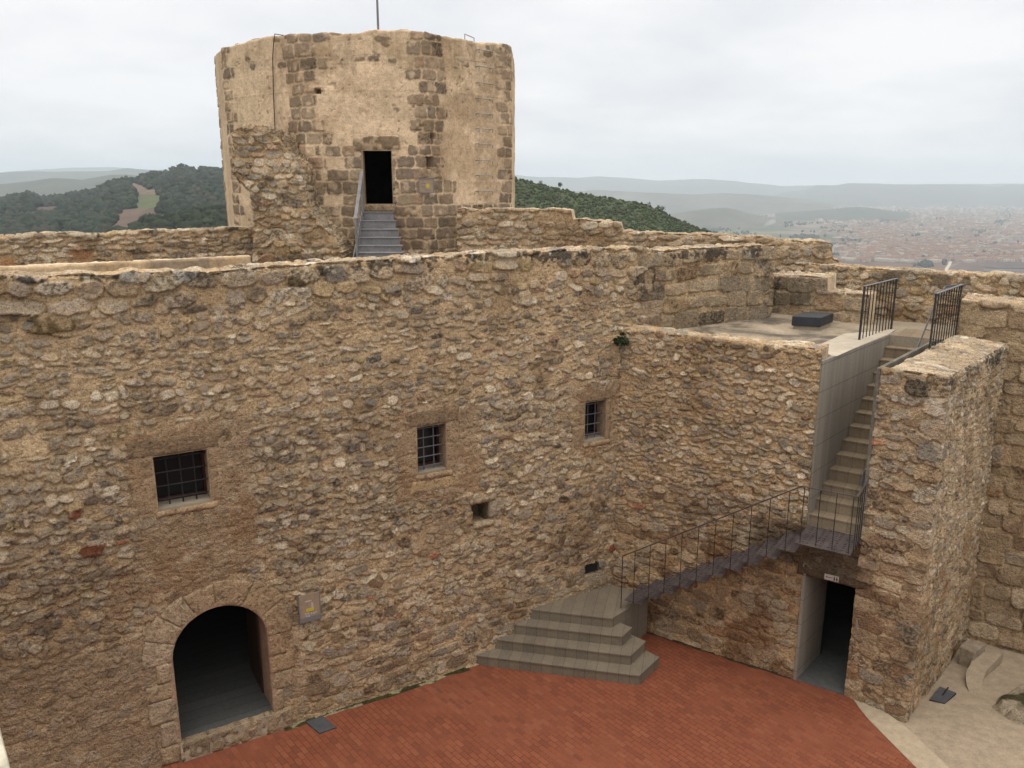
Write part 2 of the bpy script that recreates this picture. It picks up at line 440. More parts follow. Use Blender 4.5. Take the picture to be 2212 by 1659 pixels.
def rows(u0, u1, v0, v1, h, w, gap=.012, drop=.1, amp=(.02, .045), p=(2.2, 3.4), pal='rubble', rng=None, jit=.25, rot=.12):
    """one bed after another of stones; returns list of (cu,cv,a,b,p,amp,rot,r,g,b)"""
    out = []; v = v0
    while v < v1:
        hh = rng.uniform(*h); u = u0 - rng.uniform(0, w[1])
        while u < u1:
            ww = rng.uniform(*w) * (1 if rng.rand() > .12 else 1.45)
            k = rng.uniform(.72, 1.22)
            if rng.rand() > drop:
                out.append([u + ww / 2, v + hh / 2 + rng.uniform(-jit, jit) * hh, ww / 2 - gap / 2 + .006, hh * k / 2 - gap / 2 + .006,
                            rng.uniform(*p), rng.uniform(*amp), rng.normal(0, rot)])
            u += ww
        v += hh
    n = len(out)
    if n == 0: return []
    c = pick(pal, rng, n)
    return [tuple(o) + tuple(cc) for o, cc in zip(out, c)]

def stamp(u0, v0, du, nv, nu, stones, seed, warp=.026, wsc=.14):
    U, V = np.meshgrid(u0 + du * np.arange(nu), v0 + du * np.arange(nv))
    Uw = U + warp * 2 * (fbm(U, V, wsc, 3, seed) - .5) + .05 * (vnoise(U, V, .8, seed + 5) - .5)
    Vw = V + warp * 1.5 * (fbm(U, V, wsc, 3, seed + 3) - .5) + .07 * (vnoise(U, V, 1.1, seed + 6) - .5)
    best = np.full((nv, nu), -1.0, np.float32); idx = np.full((nv, nu), -1, np.int32)
    lu = np.zeros((nv, nu), np.float32); lv = np.zeros((nv, nu), np.float32)
    for k, s in enumerate(stones):
        cu, cv, a, b, p, amp, rot = s[:7]
        m = max(a, b) * 1.0 + .07 if abs(rot) > .05 else 0
        ra = max(a + .07, m * (abs(rot) > .3)); rb = b + .07 + abs(rot) * a
        i0 = max(0, int((cv - rb - v0) / du)); i1 = min(nv, int((cv + rb - v0) / du) + 2)
        j0 = max(0, int((cu - ra - u0) / du)); j1 = min(nu, int((cu + ra - u0) / du) + 2)
        if i0 >= i1 or j0 >= j1: continue
        x = Uw[i0:i1, j0:j1] - cu; y = Vw[i0:i1, j0:j1] - cv
        if rot:
            cr, sr = math.cos(rot), math.sin(rot); x, y = x * cr + y * sr, -x * sr + y * cr
        x = x / a; y = y / b
        d = (np.abs(x) ** p + np.abs(y) ** p) ** (1 / p)
        val = (1 - d) * min(a, b)          # distance-like, in metres
        up = val > best[i0:i1, j0:j1]
        best[i0:i1, j0:j1][up] = val[up]; idx[i0:i1, j0:j1][up] = k
        lu[i0:i1, j0:j1][up] = x[up]; lv[i0:i1, j0:j1][up] = y[up]
    return U, V, best, idx, lu, lv

def masonry_field(u0, v0, du, nv, nu, stones, seed, mortar=(.43, .32, .195), flat=None, round_=.018, warp=.026, mort_rough=.02, dirt=.24):
    """returns height (metres, proud of the mortar plane) and base colour for a grid"""
    rng = np.random.RandomState(seed + 99)
    U, V, best, idx, lu, lv = stamp(u0, v0, du, nv, nu, stones, seed, warp * 1.1, .085)
    if len(stones):
        S = np.array(stones, dtype=np.float32); S = np.vstack([S, S[-1:]])
        amp = S[idx, 5]; col = S[idx, 7:10]
        tilt = np.append(rng.normal(0, .36, len(stones)), 0)[idx]; tiltu = np.append(rng.normal(0, .34, len(stones)), 0)[idx]
    else:
        amp = np.zeros((nv, nu)); col = np.zeros((nv, nu, 3)); tilt = tiltu = 0
    inside = (best > 0) & (idx >= 0)
    t = np.clip(best / round_, 0, 1)
    prof = np.where(inside, np.sqrt(np.clip(1 - (1 - t) ** 2, 0, 1)), 0)
    fine = fbm(U, V, .055, 3, seed + 1, .62) - .5; med = fbm(U, V, .35, 3, seed + 2) - .5
    strata = fbm(U * .35, V, .045, 3, seed + 3, .6) - .5          # bedding of the stone
    h = prof * amp * .88 * (1 + (tilt * lv + tiltu * lu) - .20 * np.clip(lv, -1, 1)) + inside * (fine * .020 + strata * .005) * (.5 + 12 * amp) + (~inside) * fine * mort_rough * 1.6 + med * .03
    h = h - .011 * sstep(-.020, -.004, best) * (1 - sstep(.0, .008, best)) * (idx >= 0)      # raked joint round each stone
    mask = sstep(.0, .010, best) * inside
    n1 = fbm(U, V, .5, 4, seed + 4)[..., None]; n2 = fbm(U, V, .05, 2, seed + 5)[..., None]
    mo = (np.array(mortar) * .88 + np.mean(mortar) * np.array([1.07, 1.0, .89]) * .12) * MORTAR_GAIN * (.82 + .36 * n1) * (.88 + .24 * n2)
    st = col * (.86 + .28 * n2)
    grime = fbm(U, V, .9, 5, seed + 9 if seed else 9, .62)[..., None]
    gk = sstep(.52, .66, grime) * .27
    # mortar smeared over part of the stones
    smear = sstep(.58, .70, fbm(U, V, .22, 3, seed + 6)) * .55
    if len(stones):          # some stones carry dark speckles and pits
        dirty = (np.append(rng.rand(len(stones)), 1)[idx] < dirt) * inside
        sp = sstep(.50, .60, fbm(U, V, .034, 2, seed + 8, .6)) * dirty
        st = st * (1 - .5 * sp)[..., None]; h = h - .008 * sp
    c = mo * (1 - mask[..., None]) + (st * (1 - smear[..., None]) + mo * smear[..., None]) * mask[..., None]
    c = c * (1 - gk * np.array([.92, 1.0, 1.06]))
    return U, V, h, c, mask

def lichen(c, U, V, w, seed, dark=(.055, .052, .045), pale=(.52, .50, .44)):
    """black crusts and white lichen spots with outlines of their own; w = how common they are at each vertex"""
    n = fbm(U, V, .42, 4, seed + 2) * .7 + fbm(U, V, .06, 2, seed + 3) * .3
    k = sstep(.0, .06, n - (1 - w * .62))[..., None] * .82
    c = c * (1 - k) + np.array(dark) * k
    n = fbm(U, V, .10, 3, seed + 1)
    k = sstep(.0, .05, n - (1 - w * .40))[..., None] * .8
    return c * (1 - k) + np.array(pale) * k

def patch_mask(U, V, u0, u1, v0, v1, soft, seed, wob=.12):
    uu = U + wob * 2 * (fbm(U, V, .3, 3, seed) - .5); vv = V + wob * 2 * (fbm(U, V, .3, 3, seed + 2) - .5)
    return sstep(0, soft, uu - u0) * sstep(0, soft, u1 - uu) * sstep(0, soft, vv - v0) * sstep(0, soft, v1 - vv)

def grid_mesh(name, P, C, mat, parent=None, keep=None, smooth=True):
    nv, nu = P.shape[:2]
    i = np.arange(nv * nu).reshape(nv, nu)
    F = np.stack([i[:-1, :-1], i[:-1, 1:], i[1:, 1:], i[1:, :-1]], -1)
    if keep is not None: F = F[keep]
    else: F = F.reshape(-1, 4)
    used = np.unique(F)
    re = np.full(nv * nu, -1, np.int64); re[used] = np.arange(len(used))
    return mesh_obj(name, P.reshape(-1, 3)[used], re[F], mat, parent, smooth, C.reshape(-1, 3)[used])

def plan_path(pts, us, blend=.05):
    """positions and outward normals along a plan polyline (outward = to the right of the walking direction)"""
    pts = np.array(pts, float); seg = np.diff(pts, axis=0); L = np.linalg.norm(seg, axis=1); t = seg / L[:, None]
    cum = np.r_[0, np.cumsum(L)]
    k = np.clip(np.searchsorted(cum, us, side='right') - 1, 0, len(L) - 1)
    P = pts[k] + t[k] * (us - cum[k])[:, None]
    nr = np.stack([t[:, 1], -t[:, 0]], -1)
    N = nr[k].copy()
    mi = N.copy()
    for j in range(1, len(L)):
        d = us - cum[j]
        w = np.clip(.5 + d / (2 * blend), 0, 1)
        m = np.abs(d) < blend
        nn = nr[j - 1] * (1 - w)[:, None] + nr[j] * w[:, None]
        nn /= np.linalg.norm(nn, axis=1)[:, None]
        N[m] = nn[m]
    return P, N, cum[-1], cum

def wall(name, plan, z0, ztop, T, du, stones, parent=None, seed=1, mortar=(.43, .32, .195), post=None, hole=None,
         top_stones=None, edge=.05, top_noise=.05, round_=.018, warp=.026, mat='stone', top_mortar=None, back=True, ends=(False, False), top_amp=1.0, mort_rough=.02, zback=None, dirt=.24):
    """front face + top + back of a masonry wall as one displaced sheet; ztop(u) gives its top line"""
    seg = np.diff(np.array(plan, float), axis=0); Ltot = np.linalg.norm(seg, axis=1).sum()
    nu = int(Ltot / du) + 1
    us = np.linspace(0, Ltot, nu)
    P2, N2, _, cum = plan_path(plan, us)
    zt = np.array([ztop(u) for u in us]) if callable(ztop) else np.full(nu, float(ztop))
    zt = zt + top_noise * 2 * (fbm(us, us * 0 + seed, .35, 3, seed) - .5)
    Hm = zt.max() - z0
    nf = int(Hm / du) + 2
    U, V, h, c, mask = masonry_field(0, z0, du, nf, nu, stones, seed, mortar, round_=round_, warp=warp, mort_rough=mort_rough, dirt=dirt)
    if post is not None: h, c = post(U, V, h, c, mask)
    Z = np.minimum(V, zt[None, :])
    dtop = np.clip(zt[None, :] - Z, 0, edge)
    inset = edge - np.sqrt(np.clip(edge ** 2 - (edge - dtop) ** 2, 0, None))
    tl = 1 - dtop / edge
    PF = np.empty((nf, nu, 3)); off = h - inset * .8
    PF[..., :2] = P2[None] + N2[None] * off[..., None]
    PF[..., 2] = Z + h * tl * .5
    # top
    nt = max(3, int(T / du))
    ts = top_stones if top_stones is not None else rows(0, Ltot, 0, T, (.12, .22), (.15, .4), .03, .25, (.01, .035), (2., 2.8), 'top', np.random.RandomState(seed + 5), rot=.4)
    Ut, Vt, ht, ct, mt = masonry_field(0, 0, du, nt, nu, ts, seed + 7, top_mortar or tuple(x * 1.06 for x in mortar), round_=.05, warp=.04)
    ht = ht * top_amp
    ct = lichen(ct, Ut, Vt, np.full(Ut.shape, .5), seed + 3)
    w0 = sstep(0, .08, Vt); w1 = sstep(0, .06, T - Vt)
    PT = np.empty((nt, nu, 3))
    PT[..., :2] = P2[None] - N2[None] * (Vt + edge * .8 * (1 - 0 * Vt))[..., None] + N2[None] * (h[-1:, :] * (1 - w0))[..., None]
    PT[..., 2] = zt[None, :] + ht * (.35 + .65 * w0)
    parts = [PF, PT]; cols = [c, ct]
    if back:
        rb = [.05, .3, .8]
        PB = np.empty((len(rb) + 1, nu, 3)); PB[..., :2] = (P2 - N2 * (T + edge * .8))[None]
        for q, r_ in enumerate(rb): PB[q, :, 2] = zt - r_ * .5
        PB[-1, :, 2] = z0 if zback is None else zback
        parts.append(PB); cols.append(np.repeat(ct[-1:], len(rb) + 1, 0))
    Pm = np.concatenate(parts); Cm = np.concatenate(cols)
    keep = np.ones((Pm.shape[0] - 1, nu - 1), bool)
    cv = (V[:-1, :-1] + V[1:, 1:]) / 2; cu = (U[:-1, :-1] + U[1:, 1:]) / 2
    low = V[:-1, :-1] < np.maximum(zt[:-1], zt[1:])[None]
    kf = low
    if hole is not None: kf = kf & ~hole(cu, cv)
    keep[:nf - 1] = kf
    o = grid_mesh(name, Pm, Cm, M[mat], parent, keep)
    return o, (P2, N2, zt, us)

def clip_panel(name, O, Ud, Vd, N, w, hgt, keep_fn, du, stones, thick, parent=None, seed=1, mortar=(.43, .32, .195), post=None, rings=6, mat='stone', round_=.018, rag=.04, warp=.026):
    """masonry sheet of any outline with a rough thickness behind it"""
    nu = int(w / du) + 1; nv = int(hgt / du) + 1
    U, V, h, c, mask = masonry_field(0, 0, du, nv, nu, stones, seed, mortar, round_=round_, warp=warp)
    if post is not None: h, c = post(U, V, h, c, mask)
    P = np.array(O)[None, None] + U[..., None] * np.array(Ud) + V[..., None] * np.array(Vd) + h[..., None] * np.array(N)
    cu = (U[:-1, :-1] + U[1:, 1:]) / 2; cv = (V[:-1, :-1] + V[1:, 1:]) / 2
    keep = keep_fn(cu + rag * 2 * (fbm(cu, cv, .16, 3, seed + 1) - .5), cv + rag * 2 * (fbm(cu, cv, .16, 3, seed + 4) - .5))
    i = np.arange(nv * nu).reshape(nv, nu)
    F = np.stack([i[:-1, :-1], i[:-1, 1:], i[1:, 1:], i[1:, :-1]], -1)[keep]
    E = np.concatenate([F[:, [0, 1]], F[:, [1, 2]], F[:, [2, 3]], F[:, [3, 0]]])
    key = np.sort(E, 1); key = key[:, 0].astype(np.int64) * (nu * nv) + key[:, 1]
    _, inv, cnt = np.unique(key, return_inverse=True, return_counts=True)
    B = E[cnt[inv] == 1]
    bv = np.unique(B); mp = np.full(nu * nv, -1, np.int64); mp[bv] = np.arange(len(bv))
    VV = [P.reshape(-1, 3)]; CC = [c.reshape(-1, 3)]; FF = [F]
    nxt = {int(p): int(q) for p, q in B}
    loops, seen = [], set()
    for s0 in nxt:
        if s0 in seen: continue
        lp_ = []; q = s0
        while q in nxt and q not in seen: seen.add(q); lp_.append(q); q = nxt[q]
        loops.append(lp_)
    n0 = nu * nv
    for lp_ in loops:
        lp_ = np.array(lp_); n = len(lp_)
        if n < 40: continue
        pu_, pv_ = U.ravel()[lp_], V.ravel()[lp_]
        ker = 9
        su = np.convolve(np.r_[pu_[-ker:], pu_, pu_[:ker]], np.ones(2 * ker + 1) / (2 * ker + 1), 'valid'); sv = np.convolve(np.r_[pv_[-ker:], pv_, pv_[:ker]], np.ones(2 * ker + 1) / (2 * ker + 1), 'valid')
        tu, tv = np.roll(su, -4) - np.roll(su, 4), np.roll(sv, -4) - np.roll(sv, 4); L = np.hypot(tu, tv) + 1e-9
        ou, ov = tv / L, -tu / L                      # outward in the panel's plane
        nr_ = int(thick / du)
        arc = n * du
        sst = rows(0, arc, 0, thick, (.10, .18), (.13, .34), .015, .06, (.02, .06), (1.7, 3.4), 'rubble', np.random.RandomState(seed + 31), .3, .3)
        U2, V2, h2, c2, m2 = masonry_field(0, 0, du, nr_, n, sst, seed + 33, mortar)
        h2 = h2 + .16 * (fbm(U2, V2, .5, 3, seed + 2) - .5)
        c2 = c2 * (.85 + .3 * fbm(U2, V2, .6, 3, seed + 5))[..., None]
        blend = sstep(0, .07, V2)
        pos = P.reshape(-1, 3)[lp_][None] - np.array(N) * (V2[..., None] + du) + (np.array(Ud)[None, None] * ou[None, :, None] + np.array(Vd)[None, None] * ov[None, :, None]) * (h2 * blend)[..., None]
        VV.append(pos.reshape(-1, 3)); CC.append(c2.reshape(-1, 3))
        ids = np.arange(nr_ * n).reshape(nr_, n) + n0; n0 += nr_ * n
        ids = np.concatenate([lp_[None], ids]); i2 = np.roll(ids, -1, 1)
        FF.append(np.stack([i2[:-1], ids[:-1], ids[1:], i2[1:]], -1).reshape(-1, 4))
    V_ = np.concatenate(VV); C_ = np.concatenate(CC); F_ = np.concatenate(FF)
    used = np.unique(F_); re = np.full(len(V_), -1, np.int64); re[used] = np.arange(len(used))
    return mesh_obj(name, V_[used], re[F_], M[mat], parent, True, C_[used])

def quad_sheet(name, A, B, C_, D, du, stones, parent=None, seed=1, mortar=(.43, .32, .195), mat='stone', lich=.0, up=(0, 0, 1), edge_drop=.04, ampk=1.0, round_=.05):
    """bilinear patch A-B-C-D (counter-clockwise from above) with masonry relief"""
    A, B, C_, D = (np.array(q, float) for q in (A, B, C_, D))
    w = (np.linalg.norm(B - A) + np.linalg.norm(C_ - D)) / 2; hgt = (np.linalg.norm(D - A) + np.linalg.norm(C_ - B)) / 2
    nu = int(w / du) + 1; nv = int(hgt / du) + 1
    U, V, h, c, mask = masonry_field(0, 0, du, nv, nu, stones(w, hgt) if callable(stones) else stones, seed, mortar, round_=round_, warp=.04)
    if lich: c = lichen(c, U, V, np.full(U.shape, lich), seed)
    s = (U / U.max())[..., None]; t = (V / V.max())[..., None]
    P = (A * (1 - s) + B * s) * (1 - t) + (D * (1 - s) + C_ * s) * t
    e = np.minimum(np.minimum(U, U.max() - U), np.minimum(V, V.max() - V))
    drop = edge_drop * (1 - sstep(0, .07, e))
    P = P + (h * ampk - drop)[..., None] * np.array(up)
    return grid_mesh(name, P, c, M[mat], parent)
# ------------------------------------------------------------------ surveyed frame of the castle
dm = np.array([.8625, .5060]); A0 = np.array([-5.281, 10.53]); nm = np.array([dm[1], -dm[0]])      # courtyard wall: direction, origin, outward
da = np.array([.8325, -.554]); na = np.array([da[1], -da[0]])                                      # terrace block front (na points to the court)
es = np.array([.668, .744]); er = np.array([es[1], -es[0]])                                         # direction of the long stair, its right-hand side
CORNER = np.array([2.001, 14.802])
US = -3.2
def mw(u, z, out=0.0):
    p = A0 + dm * u + nm * out
    return np.array([p[0], p[1], z])
Z3 = np.array([0, 0, 1.0])
dm3, nm3, da3, na3, es3, er3 = (np.array([*q, 0.0]) for q in (dm, nm, da, na, es, er))

# ------------------------------------------------------------------ courtyard wall with windows and arched door
rng = np.random.RandomState(3)
UO = -US     # wall-sheet u = UO + surveyed u
st = []
st += rows(0, 12.2, -.1, 1.15, (.11, .23), (.16, .46), .02, .05, (.010, .032), (2.2, 4.5), 'lower', rng, .15, .06)
st += rows(0, 12.2, 1.1, 2.9, (.07, .16), (.09, .27), .012, .05, (.012, .042), (1.7, 4.2), 'lower', rng, .36, .24)
st += rows(0, 12.2, 2.85, 4.9, (.06, .145), (.085, .255), .010, .05, (.013, .045), (1.6, 4.2), 'rubble', rng, .38, .24)
st += rows(0, 12.2, 4.85, 6.9, (.075, .16), (.10, .285), .028, .13, (.013, .040), (1.6, 3.8), 'rubble', rng, .38, .22)
st += rows(0, 12.2, 6.88, 7.45, (.17, .25), (.25, .55), .03, .06, (.03, .06), (2.2, 3.2), 'rubble', rng, .15)
st += rows(12.3, 15.9, 5.5, 7.5, (.27, .33), (.34, .62), .03, .03, (.03, .055), (5, 9), 'ashlar', rng, .06, .012)
st = [s for s in st if not (s[0] > 12.25 and s[1] > 5.4 and s[4] < 4.9)]
# a few big or odd stones seen in the photograph
def big(px, py, a, b, p, amp, col, rot=0.0):
    P = on_plane(px, py, A0, dm)
    return (UO + float((P[:2] - A0) @ dm), P[2], a, b, p, amp, rot, *col)
st += [big(112, 698, .27, .135, 3.5, .055, (.13, .095, .05)), big(640, 605, .16, .10, 3, .05, (.15, .115, .07)),
       big(405, 592, .19, .12, 3, .06, (.40, .385, .35)), big(195, 1193, .17, .10, 3, .045, (.20, .085, .05)),
       big(1130, 645, .14, .13, 2.4, .06, (.47, .40, .30)), big(1345, 735, .10, .09, 2.2, .05, (.07, .06, .035)),
       big(290, 592, .20, .13, 2.6, .05, (.30, .285, .255)), big(60, 598, .14, .09, 2.6, .05, (.10, .095, .085)),
       big(855, 1330, .12, .035, 3, .02, (.33, .075, .035), .1), big(800, 1292, .05, .03, 3, .02, (.36, .085, .04)),
       big(640, 1340, .13, .08, 3, .03, (.33, .27, .19)), big(355, 1395, .2, .11, 4, .03, (.35, .28, .20)),
       big(900, 1185, .14, .10, 2.4, .06, (.40, .34, .26)), big(460, 1095, .1, .07, 2.5, .05, (.42, .36, .27))]
WIN = [(.36, 1.09, 4.05, 4.85), (4.315, 4.86, 3.85, 4.67), (7.66, 8.16, 3.86, 4.63)]
HOLE = (5.30, 5.68, 2.75, 3.14)
ARC = (1.03, 1.69, .70)     # centre u, spring z, radius
def main_post(U, V, h, c, mask):
    u = U - UO
    rngp = np.random.RandomState(5)
    # patches of plaster and dressed blocks round the openings
    pl = np.zeros_like(h)
    for k, (a, b, z0, z1) in enumerate(WIN):
        e = (.38, .62, 1.15, .42) if k == 0 else ((.42, .62, .55, .30) if k == 1 else (.36, .30, .30, .34))
        pl = np.maximum(pl, patch_mask(u, V, a - e[0], b + e[1], z0 - e[2], z1 + e[3], .10, 3 + k, .14))
    pl = np.maximum(pl, patch_mask(u, V, -.5, 1.4, 2.45, 3.4, .25, 6, .22) * .75)
    pl = np.maximum(pl, patch_mask(u, V, 4.1, 5.2, 2.1, 3.2, .3, 2, .22) * .7)
    bl = patch_mask(u, V, -5, .45, -.3, 2.5, .5, 4, .35) * .82
    pl = np.maximum(pl, bl)
    pl = np.maximum(pl, patch_mask(u, V, 1.7, 2.3, .2, 1.9, .3, 1, .2) * .6)
    n1 = fbm(U, V, .6, 4, 21)[..., None]; n2 = fbm(U, V, .07, 3, 22)[..., None]
    pcol = (np.array([.36, .25, .155]) * (1 - sstep(.4, .65, n1)) + np.array([.39, .295, .20]) * sstep(.4, .65, n1)) * (.75 + .5 * n2)
    pcol = pcol * (1 - bl[..., None] * .5) + np.array([.30, .25, .185]) * (.72 + .56 * fbm(U, V, .28, 4, 27))[..., None] * bl[..., None] * .5
    k = pl[..., None] * (.45 + .55 * sstep(.35, .5, fbm(U, V, .2, 3, 24)))[..., None]
    c = c * (1 - k) + pcol * k
    h = h * (1 - .72 * pl) + .012 * pl
    # flatten right at the openings so that the stone frames cover the cut edges
    d = np.full(h.shape, 9.0)
    for a, b, z0, z1 in WIN + [HOLE]:
        d = np.minimum(d, np.maximum(np.maximum(a - u, u - b), np.maximum(z0 - V, V - z1)))
    da_ = np.where(V > ARC[1], np.hypot(u - ARC[0], V - ARC[1]) - ARC[2], np.abs(u - ARC[0]) - ARC[2])
    d = np.minimum(d, da_)
    f = sstep(.02, .16, d)
    h = h * (.25 + .75 * f)
    ra_ = np.where(V > ARC[1], np.hypot(u - ARC[0], V - ARC[1]), np.where(V > -1, np.abs(u - ARC[0]) - .02, 9))
    h = h * (.15 + .85 * sstep(1.05, 1.25, ra_)) - .012 * (1 - sstep(1.05, 1.25, ra_))
    # large soft tone differences: darker masonry in the middle left and lower left
    g = fbm(U, V, 1.6, 3, 31)[..., None]
    c = c * (np.array([.86, .83, .80]) * (1 - g) + np.array([1.12, 1.13, 1.13]) * g)
    mid = patch_mask(u, V, -5, 5.5, 2.3, 5.5, .7, 5, .6)[..., None] * (.45 + .75 * fbm(U, V, .9, 3, 33)[..., None])
    c = c * (1 - mid * np.array([.17, .175, .18]))
    low = patch_mask(u, V, -5, 1.2, -.5, 2.7, .8, 2, .5)[..., None] * (.5 + .6 * fbm(U, V, .7, 3, 35)[..., None])
    c = c * (1 - low * np.array([.10, .095, .08]))
    zt = 7.37
    w = np.clip(1 - (zt - V) / .34, 0, 1) * .72 + .12 + np.clip(1 - (zt - V) / 1.2, 0, 1) * .1 + sstep(12.2, 12.6, U) * .25
    c = lichen(c, U, V, np.clip(w, 0, .80), 41)
    return h, c
def main_top(u):
    return np.interp(u - UO, [-3.2, -1.1, 1.1, 2.9, 5.2, 7.8, 8.9, 9.4, 12.2], [7.42, 7.40, 7.325, 7.37, 7.40, 7.385, 7.35, 7.30, 7.29])
def main_hole(U, V):
    u = U - UO
    k = np.zeros(U.shape, bool)
    for a, b, z0, z1 in WIN + [HOLE]:
        k |= (u > a) & (u < b) & (V > z0) & (V < z1)
    ca, cz, r = ARC
    k |= (np.abs(u - ca) < r) & (V < cz) & (V > -.5)
    k |= np.hypot(u - ca, V - cz) < r
    k |= (u > 7.75) & (u < 8.045) & (V > 1.2) & (V < 1.4)
    return k
court_wall = empty("courtyard_wall", label="tall rubble stone wall with three barred windows and an arched door", cat="stone wall")
wall("masonry", [A0 + dm * US, A0 + dm * 12.32], 0.0, main_top, .62, .016, st, court_wall, 5, post=main_post, hole=main_hole, edge=.05, top_noise=.045, zback=6.3)
# end of the wall beyond the terrace
mb = MB(); e0 = A0 + dm * 12.31
mb.obox([*(e0 - nm * .36), 6.4], dm3 * .02, nm3 * .33, Z3 * .86); mb.build("wall_end", M['smooth_stone'], court_wall)

def stone_block(mbv, mbc, c, ax, ay, az, col, seed, n=7, jag=.008):
    """appends one dressed block (box with a finely uneven front) to vertex lists; ax, az span the front, ay points outward"""
    c, ax, ay, az = (np.array(q, float) for q in (c, ax, ay, az))
    la, lz = np.linalg.norm(ax), np.linalg.norm(az)
    nu_ = max(3, int(2 * la / .03)); nv_ = max(3, int(2 * lz / .03))
    S, T_ = np.meshgrid(np.linspace(-1, 1, nu_), np.linspace(-1, 1, nv_))
    d = jag * 2 * (fbm(S * la + seed * 3.1, T_ * lz + seed * 1.7, .09, 3, seed) - .5)
    e = np.minimum((1 - np.abs(S)) * la, (1 - np.abs(T_)) * lz)
    d = d - .014 * (1 - sstep(0, .02, e))
    P = c + S[..., None] * ax + T_[..., None] * az + ay + d[..., None] * (ay / np.linalg.norm(ay))
    k = .8 + .4 * fbm(S * la + seed, T_ * lz - seed, .12, 4, seed + 1)
    C = np.array(col)[None, None] * k[..., None] * 1.02
    pit = sstep(.68, .74, fbm(S * la + 5 + seed, T_ * lz, .035, 2, seed + 2))[..., None]
    C = C * (1 - .45 * pit)
    off = sum(len(v) for v in mbv)
    i = np.arange(nu_ * nv_).reshape(nv_, nu_) + off
    F = np.stack([i[:-1, :-1], i[:-1, 1:], i[1:, 1:], i[1:, :-1]], -1).reshape(-1, 4)
    if np.dot(np.cross(ax, az), ay) < 0: F = F[:, ::-1]
    mbv.append(P.reshape(-1, 3)); mbc.append(C.reshape(-1, 3))
    # skirt back to the wall
    ring = np.r_[i[0, :], i[1:, -1], i[-1, -2::-1], i[-2:0:-1, 0]]
    Pr = P.reshape(-1, 3)[ring - off] - ay * 2
    mbv.append(Pr); mbc.append(C.reshape(-1, 3)[ring - off])
    o2 = off + nu_ * nv_; n_ = len(ring); k_ = np.arange(n_)
    FS = np.stack([ring[(k_ + 1) % n_], ring, o2 + k_, o2 + (k_ + 1) % n_], -1)
    if np.dot(np.cross(ax, az), ay) < 0: FS = FS[:, ::-1]
    return [F, FS]
class Blocks:
    def __init__(s): s.v = []; s.c = []; s.f = []; s.k = 0
    def add(s, c, ax, ay, az, col, jag=.008):
        s.k += 1; s.f += stone_block(s.v, s.c, c, ax, ay, az, col, s.k, jag=jag)
    def build(s, name, parent, mat='smooth_stone'):
        return mesh_obj(name, np.concatenate(s.v), np.concatenate(s.f), M[mat], parent, True, np.concatenate(s.c))

